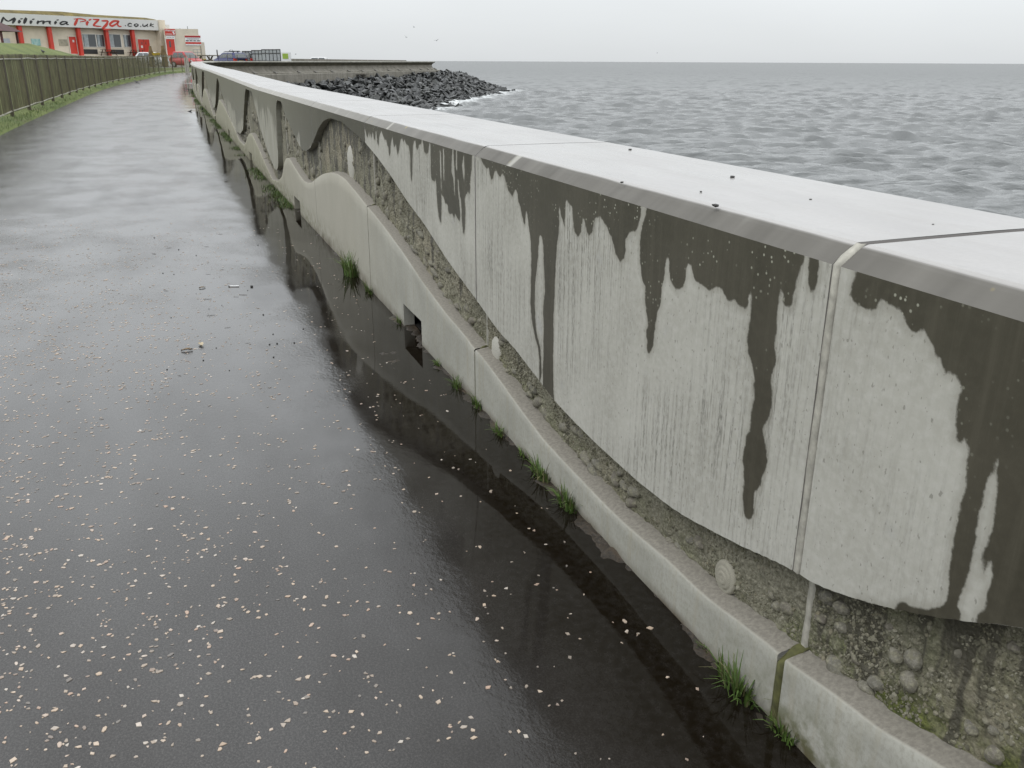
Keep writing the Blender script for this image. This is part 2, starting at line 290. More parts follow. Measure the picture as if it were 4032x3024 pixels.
def coping_top():
    t = NT('wet_coping_concrete'); uv = t.uv(); x = t.sepx(uv)
    big = t.noise(t.map(uv, (1.1, 2.4, 1)), 1.6, 4); smear = t.noise(t.map(uv, (1.2, 10, 1)), 1.4, 4, .6); fine = t.noise(uv, 70, 4, .6)
    col = t.mix(t.mr(big, .3, .7), (.270, .257, .247), (.345, .331, .319)); col = t.mix(t.mr(fine, .35, .7, 0, .2), col, (.22, .212, .20)); col = t.mix(t.mr(t.noise(t.map(uv, (1, 2.2, 1)), 7, 4), .60, .75, 0, .35), col, (.20, .19, .18))
    cham = t.mr(x[1], 10.055, 10.045)                     # the sloping edge keeps its damp cement skin
    cc = t.mix(t.mr(t.noise(t.map(uv, (7, 1, 1)), 1.0, 3), .35, .7), (.092, .086, .076), (.140, .132, .118))
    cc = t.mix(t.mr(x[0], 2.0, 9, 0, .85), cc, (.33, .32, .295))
    cc = t.mix(t.mr(t.noise(t.map(uv, (4.5, .3, 1)), 1.0, 1), .66, .70, 0, .6), cc, (.45, .44, .40))
    cc = t.mix(t.mr(t.noise(uv, 11, 2), .70, .75, 0, .5), cc, (.38, .30, .10))
    col = t.mix(cham, col, cc)
    rgh = t.mr(smear, .3, .7, .10, .26); rgh = t.math('ADD', rgh, t.math('MULTIPLY', cham, .48))
    return t.out(col, rgh, t.bump(big, .05, .002), IOR=1.36)
def band_mat():
    t = NT('rough_pebbledash_concrete'); uv = t.uv(); x = t.sepx(uv)
    big = t.noise(uv, 3.2, 4); grain = t.noise(uv, 75, 5, .75); v = t.voro(uv, 95)
    col = t.mix(t.mr(big, .35, .65), (.215, .203, .155), (.335, .318, .25))
    col = t.mix(t.mr(grain, .40, .62, .75, 0), col, (.085, .08, .05)); col = t.mix(t.mr(v, .0, .30, .30, 0), col, (.40, .375, .29))
    tan = t.mr(t.noise(uv, 1.6, 2), .5, .7, 0, .35); col = t.mix(tan, col, (.34, .285, .20))
    moss = t.math('MULTIPLY', t.mr(t.noise(uv, 7, 4, .65), .38, .58), t.attr('moss'))
    col = t.mix(moss, col, t.mix(t.mr(grain, .4, .65), (.045, .055, .012), (.15, .165, .045)))
    sn = t.noise(t.map(uv, (10, 1.1, 1)), 1.0, 3, .6); damp = t.mr(t.math('ADD', sn, t.attr('damp')), .93, .98, 0, .9, True)
    col = t.mix(damp, col, t.mix(grain, (.035, .032, .022), (.085, .076, .054)))
    h = t.math('ADD', t.math('MULTIPLY', grain, .8), t.math('MULTIPLY', v, -.5))
    return t.out(col, t.mr(damp, 0, 1, .92, .5), t.bump(h, 1.0, .010))
def plinth_mat():
    t = NT('pale_plinth_concrete'); uv = t.uv(); x = t.sepx(uv)
    big = t.noise(t.map(uv, (1, .8, 1)), 3.6, 5); fine = t.noise(t.map(uv, (1.1, .8, 1)), 75, 5, .7); st = t.noise(t.map(uv, (26, 2.2, 1)), 1, 3)
    col = t.mix(t.mr(big, .3, .7), (.295, .290, .255), (.40, .393, .35)); col = t.mix(t.mr(fine, .46, .68, 0, .65), col, (.25, .243, .205))
    col = t.mix(t.mr(st, .52, .72, 0, .4), col, (.30, .27, .20))
    col = t.mix(t.mr(x[0], 3.6, 5.2, 0, .6), col, (.39, .365, .30)); col = t.mix(t.mr(x[0], 7, 12, 0, .75), col, t.mix(t.mr(st, .35, .65), (.22, .21, .14), (.36, .345, .25)))
    moss = t.math('MULTIPLY', t.mr(t.noise(uv, 14, 4, .6), .42, .60), t.attr('moss')); col = t.mix(moss, col, (.075, .078, .022))
    ledge = t.attr('ledge'); lc = t.mix(t.mr(fine, .4, .62), (.165, .152, .128), (.235, .218, .185)); col = t.mix(ledge, col, lc)
    sil = t.attr('soil'); col = t.mix(t.math('MULTIPLY', sil, t.mr(big, .3, .6)), col, (.09, .07, .045))
    return t.out(col, .8, t.bump(t.math('ADD', fine, st), .3, .004))
def path_mat():
    t = NT('wet_asphalt'); uv = t.uv(); x = t.sepx(uv)
    fine = t.noise(uv, 160, 3, .7); med = t.noise(uv, 38, 3, .6); big = t.noise(t.map(uv, (.5, 1.0, 1)), 1.3, 4); patch = t.noise(t.map(uv, (.30, .8, 1)), 1.0, 3)
    col = t.mix(t.mr(big, .3, .7), (.021, .0197, .0190), (.034, .0318, .0306)); col = t.mix(t.mr(fine, .45, .68, 0, .9), col, (.065, .061, .058)); col = t.mix(t.mr(t.noise(uv, 330, 2, .6), .56, .70, 0, .7), col, (.095, .089, .084))
    edge = t.math('ADD', x[1], t.math('MULTIPLY', t.math('SUBTRACT', t.noise(uv, 2.6, 4), .5), .55))
    silt = t.mr(edge, -1.0, -.25); col = t.mix(t.math('MULTIPLY', silt, t.mr(med, .2, .6, .75, 1.0)), col, (.0075, .0056, .0034))
    red = t.mr(x[0], 22, 45, 0, .35); col = t.mix(red, col, (.075, .045, .040))
    pud = t.mr(edge, -.95, -.30, 0, 1, True)                     # standing water gathers along the wall
    dry = t.mr(t.math('ADD', patch, t.math('MULTIPLY', big, .5)), .62, .95)
    h = t.math('ADD', t.math('MULTIPLY', fine, .35), t.math('MULTIPLY', med, .9))
    st = t.mr(pud, .1, .95, .25, .03); far = t.mr(x[0], 6, 22)
    chop = t.noise(t.map(uv, (1.0, 1.35, 1)), 34, 3, .6); patchy = t.mr(t.noise(uv, 1.6, 3), .40, .60, .12, 1.0)
    cst = t.math('MULTIPLY', t.mr(pud, .0, .95, .42, .022), patchy)
    cr_ = t.math('ADD', t.mr(pud, 0, 1, .14, .03), t.math('MULTIPLY', far, t.mr(pud, 0, 1, .08, .0)))
    wf = t.math('ADD', t.mr(x[0], -.5, 3.5, .72, 1.0), t.mr(t.noise(t.map(uv, (.45, 1.1, 1)), 1.5, 4), .3, .7, -.18, .14)); t.set(t.b.inputs['Coat Weight'], t.math('MAXIMUM', t.math('MINIMUM', wf, 1.0), t.mr(pud, .2, .9, 0, .9))); t.set(t.b.inputs['Coat Roughness'], cr_); t.set(t.b.inputs['Coat IOR'], t.math('SUBTRACT', t.mr(x[0], .3, 5, 1.52, 2.05), t.math('MULTIPLY', pud, t.mr(x[0], .3, 5, .2, .6))))
    t.set(t.b.inputs['Coat Normal'], t.bump(t.math('ADD', chop, t.math('MULTIPLY', fine, .3)), cst, .006))
    return t.out(col, .7, t.bump(h, st, .006), Specular_IOR_Level=0.0)
def island_mat(name, cols, rough=.6, bump=60, bs=.25):
    t = NT(name); r = t.math('FRACT', t.math('ADD', t.island(), t.rnd())); cr = t.new('ValToRGB'); e = cr.color_ramp.elements
    while len(e) < len(cols): e.new(0.5)
    for i, c in enumerate(cols): e[i].position = i / (len(cols) - 1); e[i].color = (*c, 1)
    t.set(cr.inputs[0], r); n = t.noise(t.objco(), bump, 4)
    return t.out(t.mix(t.mr(n, .3, .7, 0, .45), cr.outputs[0], (cols[0][0] * .5, cols[0][1] * .5, cols[0][2] * .5)), rough, t.bump(n, bs, .01))
M_FACE = concrete_face(); M_COPE = coping_top(); M_BAND = band_mat(); M_PLINTH = plinth_mat(); M_PATH = path_mat()
def cobble_mat():
    t = NT('cobble_stone'); cr = t.new('ValToRGB'); e = cr.color_ramp.elements; cols = [(.11, .105, .09), (.20, .19, .16), (.15, .14, .125), (.27, .255, .21), (.18, .16, .135), (.23, .22, .185)]
    while len(e) < len(cols): e.new(.5)
    for i, c in enumerate(cols): e[i].position = i / 5; e[i].color = (*c, 1)
    t.set(cr.inputs[0], t.rnd()); p = t.pos(); n = t.noise(p, 55, 5, .65); g = t.noise(p, 150, 3, .7)
    col = t.mix(t.mr(n, .46, .60), cr.outputs[0], (.26, .245, .18)); col = t.mix(t.mr(g, .45, .65, .5, 0), col, (.07, .066, .045))
    return t.out(col, .85, t.bump(t.math('ADD', n, t.math('MULTIPLY', g, .4)), .7, .008))
M_COBBLE = cobble_mat()
M_CHIP = island_mat('pale_stone_chip', [(.36, .27, .20), (.48, .38, .29), (.18, .16, .14), (.52, .42, .33), (.13, .125, .12), (.43, .30, .225), (.50, .46, .41), (.28, .22, .175)], .45, 80, .1)
M_ROCK = island_mat('dark_armour_rock', [(.010, .011, .011), (.022, .024, .022), (.008, .009, .010), (.050, .052, .047), (.015, .015, .017)], .36, 5, .4)
M_SEAL = plain('grey_joint_sealant', (.36, .345, .30), .7, .25, 40)
M_SEAL_MOSS = plain('mossy_joint_sealant', (.075, .075, .025), .85, .5, 30)
M_DARK = plain('drain_interior_painted_shade', (.012, .010, .008), .8, .3, 20)  # near-black colour stands in for the shade inside the drain cavity
M_CORE = plain('hidden_concrete', (.20, .19, .17), .9, .2, 5)

# ------------------------------------------------------------------ promenade path, sea, land
def strip_mesh(name, rows, mat, uvs=None, kind='structure', attrs=None, smooth=True):
    rows = np.asarray(rows); m, k = rows.shape[:2]
    idx = np.arange(m * k).reshape(m, k)
    f = np.stack([idx[:-1, :-1], idx[:-1, 1:], idx[1:, 1:], idx[1:, :-1]], -1).reshape(-1, 4)
    o = obj(name, rows.reshape(-1, 3), f.tolist(), mat, uvs=None if uvs is None else np.asarray(uvs).reshape(-1, 2), attrs=attrs, smooth=smooth)
    if kind: o['kind'] = kind
    return o
EDGE = [(-7, -4.65), (0, -4.5), (19, -4.26), (29.5, -4.05), (49.7, -3.95), (68, -3.3), (79, -2.7), (84, -2.0), (87.5, -1.0), (90, .6), (91.2, 3), (92, 7), (92.5, 14)]
def spline(pts, step):
    p = np.array(pts, float); out = []
    q = np.vstack([2 * p[0] - p[1], p, 2 * p[-1] - p[-2]])
    for i in range(1, len(q) - 2):
        n = max(2, int(np.linalg.norm(q[i + 1] - q[i]) / step)); t = np.linspace(0, 1, n, endpoint=False)[:, None]
        a, b, c, d = q[i - 1], q[i], q[i + 1], q[i + 2]
        out.append(.5 * ((2 * b) + (c - a) * t + (2 * a - 5 * b + 4 * c - d) * t ** 2 + (3 * b - a - 3 * c + d) * t ** 3))
    out.append(p[-1][None]); return np.vstack(out)
EDGE_SN = spline(EDGE, 0.5)
def path_z(s, n): return base_z(s) + np.clip(-n, 0, 6) * .0136 + .014 * (fbm(s * .55, n * .7, 4, 3) - .5) * np.interp(s, [4, 12], [1, .25]) + .0035 * (vnoise(s * 2.3, n * 2.6, 14) - .5) - .006 * smooth01(1 - np.abs(n + .45) / .5)
smain = np.r_[np.arange(-7, 12, .12), np.arange(12, 60.5, .5)]
el = EDGE_SN[EDGE_SN[:, 0].argsort()]; nL = np.interp(smain, el[:, 0], el[:, 1])
rows = []; uvs = []
for s, nl in zip(smain, nL):
    nn = np.linspace(nl, .06 if s < S_END else 5, 36); ss = np.full(36, s); rows.append(W(ss, nn, path_z(ss, nn))); uvs.append(np.stack([ss, nn], -1))
for s, nl in EDGE_SN[EDGE_SN[:, 0] > 60.6]:
    nn = np.linspace(nl, max(5, nl + .2) if s < 80 else 14.2, 36); ss = np.full(36, s); rows.append(W(ss, nn, base_z(ss) + np.clip(-nn, 0, 6) * .0136)); uvs.append(np.stack([ss, nn], -1))
PATH = strip_mesh('path', rows, M_PATH, uvs)

# land: lofted outwards from the left edge of the path
def grass_mat():
    t = NT('grass_turf'); p = t.pos(); big = t.noise(p, .35, 4); fine = t.noise(p, 9, 4, .7)
    col = t.mix(t.mr(big, .35, .65), (.075, .105, .022), (.135, .165, .040)); col = t.mix(t.mr(fine, .4, .7, 0, .6), col, (.055, .070, .018))
    brown = t.mr(t.noise(p, 1.1, 4), .58, .72, 0, .6); col = t.mix(brown, col, (.10, .075, .04))
    return t.out(col, .9, t.bump(fine, .8, .05))
M_TURF = grass_mat()
EP = W(EDGE_SN[:, 0], EDGE_SN[:, 1], base_z(EDGE_SN[:, 0]) + np.clip(-EDGE_SN[:, 1], 0, 6) * .0136)
tan = np.gradient(EP[:, :2], axis=0); tan /= np.linalg.norm(tan, axis=1)[:, None]; OUTN = np.stack([-tan[:, 1], tan[:, 0]], -1)
VV = np.array([-.25, 0, .05, .2, .45, 1, 2, 3.5, 5, 6.5, 8, 9.5, 11, 13, 16, 20, 26, 34, 45, 70, 120, 220])
rows = []
for (s, n), e, o in zip(EDGE_SN, EP, OUTN):
    prof = np.interp(VV, [-.25, 0, .05, .45, 2, 5, 9, 14, 220], [-.06, -.03, .03, .07, .16, .32, .5, .62, 1.0])
    z = e[2] + prof; z = np.where(VV > 6, np.minimum(z, .66), z) if s > 70 else z
    mound = 1.85 * np.exp(-((VV - 7.0) / 3.3) ** 2) * np.interp(s, [15, 30, 45, 66, 75, 82, 87], [.3, .6, .95, 1, .75, .2, 0])
    z = z + mound + np.where(VV > .6, .10 * (fbm(s * .35 + VV * 0, VV * .35, 6) - .5), 0)
    vv_ = VV if n < -2.2 else np.minimum(VV, 40 + VV * .01); xy = e[None, :2] + o[None, :] * vv_[:, None]; rows.append(np.column_stack([xy, z]))
GROUND = strip_mesh('ground', rows, M_TURF)

def water_mat():
    t = NT('sea_water'); p = t.pos()
    n1 = t.noise(t.map(p, (1, 1.6, 1)), 1.1, 5, .6); n2 = t.noise(t.map(p, (1, 1.5, 1)), 4.5, 4, .6)
    h = t.math('ADD', n1, t.math('MULTIPLY', n2, .35))
    foam = t.math('MULTIPLY', t.mr(t.noise(p, 1.3, 5, .7), .40, .58), t.attr('foam'))
    col = t.mix(foam, (.110, .115, .115), (.72, .74, .74))
    nz = t.new('TexNoise'); t.set(nz.inputs['Vector'], t.map(p, (.5, 1.7, 1))); nz.inputs['Scale'].default_value = 1.9; nz.inputs['Detail'].default_value = 4
    v1 = t.new('VectorMath'); v1.operation = 'SUBTRACT'; t.set(v1.inputs[0], nz.outputs['Color']); v1.inputs[1].default_value = (.5, .5, .5)
    v2 = t.new('VectorMath'); v2.operation = 'MULTIPLY'; t.set(v2.inputs[0], v1.outputs[0]); v2.inputs[1].default_value = (1.0, 1.7, 0)     # facets of the chop
    far = t.attr('offshore'); sc_ = t.new('VectorMath'); sc_.operation = 'SCALE'; t.set(sc_.inputs[0], v2.outputs[0]); t.set(sc_.inputs['Scale'], t.mr(far, 0, 1, 1.0, .40)); v2 = sc_
    v3 = t.new('VectorMath'); v3.operation = 'ADD'; t.set(v3.inputs[0], v2.outputs[0]); t.set(v3.inputs[1], t.bump(h, .5, .22))
    v4 = t.new('VectorMath'); v4.operation = 'NORMALIZE'; t.set(v4.inputs[0], v3.outputs[0])
    rg = t.math('MAXIMUM', t.mr(far, 0, 1, .07, .42), t.math('MULTIPLY', foam, .8))     # unresolved ripples widen the glints offshore
    return t.out(col, rg, v4.outputs[0], IOR=1.333)
M_WATER = water_mat(); SEA_Z = -2.2
rr = 6 * np.exp(np.arange(0, 970) * .0075); aa = np.radians(np.arange(-22, 52, .125))
R, A = np.meshgrid(rr, aa, indexing='ij'); X = R * np.sin(A); Y = R * np.cos(A); Z = np.zeros_like(X)
wr = np.random.default_rng(5)
for i in range(70):
    lam = 0.7 * (26 / 0.7) ** (i / 69.0); th = math.radians(196 + wr.normal(0, 22)); k = 2 * math.pi / lam
    amp = .0175 * lam ** .85 * wr.uniform(.6, 1.4) * (1 if lam < 1.7 else (1.7 / lam) ** 1.6)
    amp = amp * np.clip(lam / (.9 * .0075 * R) - .1, 0, 1)
    ph = k * (X * math.sin(th) + Y * math.cos(th)) + wr.uniform(0, 6.28); Z += amp * (np.sin(ph) + .22 * np.cos(2 * ph))
WATERLINE = np.array([(-12, 58), (-9.0, 68), (-6.4, 77.5), (-5.6, 85), (-4.9, 93), (-3.2, 104), (-1.6, 115), (-.5, 124), (-2.5, 130)], float)
wl = spline(WATERLINE, 1.0); fd = np.full(X.shape, 99.0); near = (R > 50) & (R < 145) & (np.abs(A) < .3)
pts = np.stack([X[near], Y[near]], -1); dmin = np.full(len(pts), 99.0)
for q in wl: dmin = np.minimum(dmin, np.hypot(pts[:, 0] - q[0], pts[:, 1] - q[1]))
foam = np.zeros(X.shape); foam[near] = np.clip(1 - dmin / 2.3, 0, 1)
SEA = strip_mesh('sea', np.stack([X, Y, Z + SEA_Z], -1), M_WATER, attrs={'foam': foam.ravel(), 'offshore': smooth01((np.log(R) - math.log(30)) / (math.log(420) - math.log(30))).ravel()})

# ------------------------------------------------------------------ the sculpted sea wall
WALL = thing('promenade_wall', tuple(W(0, 0, 0)), 'long grey concrete promenade wall with wavy recessed cobble band and flat pale top', 'wall')
def cols_for(s0, s1, ds, extra=()):
    c = np.linspace(s0, s1, max(4, int(round((s1 - s0) / ds)) + 1)); return np.unique(np.round(np.r_[c, [e for e in extra if s0 < e < s1]], 4))
def grid_faces(m, k, off=0):
    i = np.arange(m * k).reshape(m, k) + off
    return np.stack([i[:-1, :-1], i[:-1, 1:], i[1:, 1:], i[1:, :-1]], -1).reshape(-1, 4)
SLOTS = [(3.22, 3.63), (8.01, 8.45), (13.24, 13.66), (17.9, 18.3), (22.6, 23.0), (27.2, 27.6)]
BANDS = {}
for b in range(-2, 26):
    s0, s1 = J0 + b * PITCH_BAY + (.0135 if b == 0 else .006), min(S_END, J0 + (b + 1) * PITCH_BAY - (.0135 if b == -1 else .006))
    if s1 - s0 < .2: continue
    ds = .009 if -2 < b < 2 else (.015 if b < 8 else .05); K = 84 if -2 < b < 2 else (36 if b < 6 else 18)
    c = cols_for(s0, s1, ds); m = len(c); T = face_top(c); Bz = fB(c) + .0025 * (vnoise(c * 60, c * 0, 2) - .5)
    # upper panel: face grid, soffit, chamfer, top
    tt = np.linspace(0, 1, K); Sg = np.repeat(c[:, None], K, 1); Zg = Bz[:, None] + (T - Bz)[:, None] * tt[None, :]
    Ng = .0016 * (fbm(Sg * 3, Zg * 3, 21) - .5)
    V = [W(Sg, Ng, Zg).reshape(-1, 3)]; UV = [np.stack([Sg, Zg], -1).reshape(-1, 2)]
    w = wetness(Sg.ravel(), Zg.ravel(), b) if b >= -1 else np.full(Sg.size, .1)
    FC = [grid_faces(m, K)]; FM = [np.zeros(len(FC[0]), int)]; WT = [w]; off = m * K
    def ring(profile, mat, voff):
        """lofts a list of (n, z array, v) lines along the panel"""
        global off
        L = len(profile); n = np.array([p[0] for p in profile]); Z = np.stack([p[1] for p in profile], 1); S2 = np.repeat(c[:, None], L, 1)
        V.append(W(S2, np.repeat(n[None, :], m, 0), Z).reshape(-1, 3)); UV.append(np.stack([S2, np.repeat(np.array([p[2] for p in profile])[None, :], m, 0)], -1).reshape(-1, 2))
        f = grid_faces(m, L, off); FC.append(f); FM.append(np.full(len(f), mat)); WT.append(np.full(m * L, -.05)); off += m * L
    wob = .002 * (vnoise(c * 9, c * 0, 31) - .5)
    ring([(.09, Bz + .006, 0), (0.0, Bz, .09)], 0, 0)
    ring([(0, T, 10.0), (.016, T + .013, 10.015), (.036, T + .029 + wob, 10.036), (.048, T + .037 + wob, 10.050)], 1, 0)
    ring([(.048, T + .037 + wob, 10.050), (.062, T + .041, 10.066), (.20, T + .042, 10.21), (.42, T + .043, 10.43), (.628, T + .042, 10.638), (.642, T + .033, 10.652), (.646, T - .02, 10.69), (.646, T - .30, 10.97)], 1, 0)
    for j in (0, m - 1):     # joint faces
        k0 = off; q = [W(c[j], 0, z) for z in Zg[j]] + [W(c[j], .036, T[j] + .029), W(c[j], .062, T[j] + .041), W(c[j], .628, T[j] + .042), W(c[j], .646, T[j] - .05), W(c[j], .09, T[j] - .05), W(c[j], .09, Bz[j])]
        V.append(np.array(q)); UV.append(np.array([(c[j], 10.3)] * len(q))); WT.append(np.full(len(q), -.1)); FC.append([tuple(range(k0, k0 + len(q))) if j else tuple(reversed(range(k0, k0 + len(q))))]); FM.append(np.array([1])); off += len(q)
    faces = [tuple(f) for g in FC for f in (g.tolist() if hasattr(g, 'tolist') else g)]
    obj('wall_panel', np.vstack(V), faces, [M_FACE, M_COPE], WALL, uvs=np.vstack(UV), attrs={'wet': np.concatenate(WT)}, fmat=np.concatenate(FM), smooth=np.concatenate(FM) == 0)
    # recessed band
    c2 = cols_for(s0 - .004, s1 + .004, .0075 if b < 2 else (.02 if b < 8 else .06)); A2 = fA(c2) - .03; B2 = fB(c2) + .03; K2 = 56 if b < 2 else (24 if b < 8 else 10)
    Sg = np.repeat(c2[:, None], K2, 1); Zg = A2[:, None] + (B2 - A2)[:, None] * np.linspace(0, 1, K2)[None, :]
    rel = .020 * (fbm(Sg * 9, Zg * 9, 40, 3) - .5) + .020 * (fbm(Sg * 34, Zg * 34, 50, 3) - .5) - .014 * np.clip(vnoise(Sg * 22, Zg * 22, 58) - .62, 0, 1)
    hb = np.clip((Zg - A2[:, None] - .03) / .13, 0, 1); moss = (1 - hb) * np.interp(Sg, [-3, .0, .05, 2, 4, 9, 60], [1.0, 1.0, .35, .5, .25, .35, .6]) + np.where(Sg < -.05, .32, .0) * (Zg > -9) + .45 * np.exp(-((Sg - .35) / .25) ** 2) * 0
    damp = np.interp(Sg, [-3, -.5, -.2, 0, 1.2, 1.4, 1.6, 3, 4.4, 5, 7, 8, 10, 60], [.30, .36, .40, .24, .26, .40, .28, .28, .40, .44, .40, .36, .38, .40]) + .10 * np.clip(1 - (fB(Sg) - Zg) / .25, 0, 1)
    i2 = grid_faces(len(c2), K2)
    BANDS[b] = obj('rough_band', W(Sg, .058 + rel, Zg).reshape(-1, 3), i2.tolist(), M_BAND, WALL, uvs=np.stack([Sg, Zg], -1).reshape(-1, 2), attrs={'moss': moss.ravel(), 'damp': damp.ravel()}, smooth=True)
    # plinth block with its drain slot
    slot = next((q for q in SLOTS if s0 < q[0] and q[1] < s1), None)
    ex = [] if slot is None else [slot[0] - .0005, slot[0], slot[1], slot[1] + .0005]
    c3 = cols_for(s0, s1, .02 if b < 4 else .06, ex); m3 = len(c3); A3 = fA(c3) + .0018 * (vnoise(c3 * 11, c3 * 0, 13) - .5); g0 = base_z(c3)
    lo = g0 - .08
    if slot: lo = np.where((c3 >= slot[0] - 1e-5) & (c3 <= slot[1] + 1e-5), g0 + .14, lo)
    K3 = 9; zz = lo[:, None] + (A3 - .005 - lo)[:, None] * np.linspace(0, 1, K3)[None, :]
    und = .0025 * (fbm(np.repeat(c3[:, None], K3, 1) * 4, zz * 4, 61) - .5)
    Zp = np.column_stack([zz, A3 - .001, A3 + .001, A3 + .008, A3 + .014]); Np = np.column_stack([np.full((m3, K3), -.010) + und, np.full(m3, -.008), np.full(m3, -.003), np.full(m3, .040), np.full(m3, .080)])
    KP = Zp.shape[1]; Sp = np.repeat(c3[:, None], KP, 1)
    ledge = np.column_stack([np.zeros((m3, K3)), np.full(m3, .35), np.ones(m3), np.ones(m3), np.ones(m3)])
    ms = np.clip(1 - (Zp - g0[:, None]) / .22, 0, 1) * np.interp(Sp, [-3, 0, .3, 4, 5, 8, 60], [.55, .5, .15, .1, .25, .8, 1]); ms += .6 * np.exp(-((Sp + .13) / .12) ** 2) * np.clip(1 - (Zp - g0[:, None]) / .12, 0, 1)
    soil = np.clip(1 - (Zp - g0[:, None]) / .035, 0, 1)
    V = [W(Sp, Np, Zp).reshape(-1, 3)]; f3 = [tuple(q) for q in grid_faces(m3, KP).tolist()]; off = m3 * KP
    UVs = [np.stack([Sp, Zp + np.where(ledge > .5, Np, 0)], -1).reshape(-1, 2)]; LE = [ledge.ravel()]; MS = [ms.ravel()]; SO = [soil.ravel()]
    if slot:
        gap = (c3[:-1] < slot[0] - 1e-4) & (c3[1:] > slot[0] - 1e-4)
    def addq(pts, uvq):
        global off
        V.append(np.array(pts)); UVs.append(np.array(uvq)); LE.append(np.zeros(len(pts))); MS.append(np.zeros(len(pts))); SO.append(np.full(len(pts), .2)); f3.append(tuple(range(off, off + len(pts)))); off += len(pts)
    for sj, aj in ((c3[0], A3[0]), (c3[-1], A3[-1])):
        g = float(base_z(sj)) - .08; addq([W(sj, -.010, g), W(sj, .085, g), W(sj, .085, aj + .016), W(sj, -.010, aj - .014)], [(sj, g), (sj + .1, g), (sj + .1, aj), (sj, aj)])
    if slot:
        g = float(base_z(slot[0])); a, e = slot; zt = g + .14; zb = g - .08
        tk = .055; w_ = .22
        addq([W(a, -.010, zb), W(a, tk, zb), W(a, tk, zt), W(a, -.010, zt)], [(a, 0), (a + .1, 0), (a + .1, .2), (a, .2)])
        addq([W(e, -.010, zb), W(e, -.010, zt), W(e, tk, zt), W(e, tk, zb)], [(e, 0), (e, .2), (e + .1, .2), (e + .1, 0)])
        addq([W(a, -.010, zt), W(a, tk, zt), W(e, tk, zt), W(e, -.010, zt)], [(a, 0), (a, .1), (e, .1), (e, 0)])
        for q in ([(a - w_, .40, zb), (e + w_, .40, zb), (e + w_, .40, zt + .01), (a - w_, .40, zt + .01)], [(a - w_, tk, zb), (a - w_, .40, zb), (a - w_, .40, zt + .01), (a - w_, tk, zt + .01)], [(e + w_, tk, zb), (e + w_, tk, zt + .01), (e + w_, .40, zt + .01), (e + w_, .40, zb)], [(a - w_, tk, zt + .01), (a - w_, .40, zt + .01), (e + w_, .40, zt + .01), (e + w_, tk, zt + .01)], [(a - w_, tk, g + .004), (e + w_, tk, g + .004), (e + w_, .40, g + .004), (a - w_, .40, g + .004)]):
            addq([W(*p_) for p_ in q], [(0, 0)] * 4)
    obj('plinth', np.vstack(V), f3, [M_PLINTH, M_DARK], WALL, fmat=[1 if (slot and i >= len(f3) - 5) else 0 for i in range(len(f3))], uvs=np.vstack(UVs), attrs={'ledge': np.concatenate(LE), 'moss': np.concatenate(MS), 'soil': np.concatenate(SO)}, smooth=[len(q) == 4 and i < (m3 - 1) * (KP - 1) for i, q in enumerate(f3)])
    # joint sealant at the start of the bay
    sj = J0 + b * PITCH_BAY; wd = .0098 if b == 0 else .005; pr = .002 if b == 0 else -.012
    Tj, Bj, Aj, gj = float(face_top(sj)), float(fB(sj)), float(fA(sj)), float(base_z(sj))
    def seal(name, pts, mat, wd):
        vv = []; ff = []
        for i, (n, z) in enumerate(pts):
            wq = wd * (1 + .18 * math.sin(i * 2.3)); vv += [W(sj - wq, n + .012, z), W(sj - wq * .8, n, z), W(sj + wq * .8, n, z), W(sj + wq, n + .012, z)]
        for i in range(len(pts) - 1):
            for j in range(3): ff.append((4 * i + j, 4 * i + j + 1, 4 * i + j + 5, 4 * i + j + 4))
        obj(name, vv, ff, mat, WALL, smooth=True)
    up = [(-pr, Bj + (Tj - Bj) * q) for q in np.linspace(0, 1, 9)] + [(.018 - pr, Tj + .018), (.05 - pr * .5, Tj + .042 + min(pr, 0) * .6), (.09, Tj + .046 + min(pr, 0)), (.62, Tj + .038 + min(pr, 0))]
    seal('joint_seal', up[:11] if b == 0 else up, M_SEAL if b == 0 else M_CORE, wd)
    seal('joint_seal', [(.050, Aj + (Bj - Aj) * q) for q in np.linspace(.02, 1.02, 6)], M_SEAL, .010 if b == 0 else .006)
    seal('joint_seal', [(-.012 - .3 * pr, gj - .02 + (Aj - gj) * q) for q in np.linspace(0, 1, 6)] + [(.03, Aj + .012), (.075, Aj + .02)], M_SEAL_MOSS, .013 if b <= 0 else .006)
# wall core and sea face
cc = np.r_[np.arange(J0 - 2 * PITCH_BAY, 26, 2.0), np.arange(26, S_END - .9, 1.0), [S_END - .1]]
prof = lambda s: [(.42, base_z(s) - .3), (.42, base_z(s) + .16), (.10, base_z(s) + .17), (.10, face_top(s) - .06), (.630, face_top(s) - .06), (.630, -3.4)]
V = [W(s, n, z) for s in cc for n, z in prof(s)]; f = [(i * 6 + j, i * 6 + j + 1, i * 6 + j + 7, i * 6 + j + 6) for i in range(len(cc) - 1) for j in range(5)]
f += [tuple(range(6)), tuple(reversed(range(len(V) - 6, len(V))))]
obj('wall_core', V, f, M_CORE, WALL)

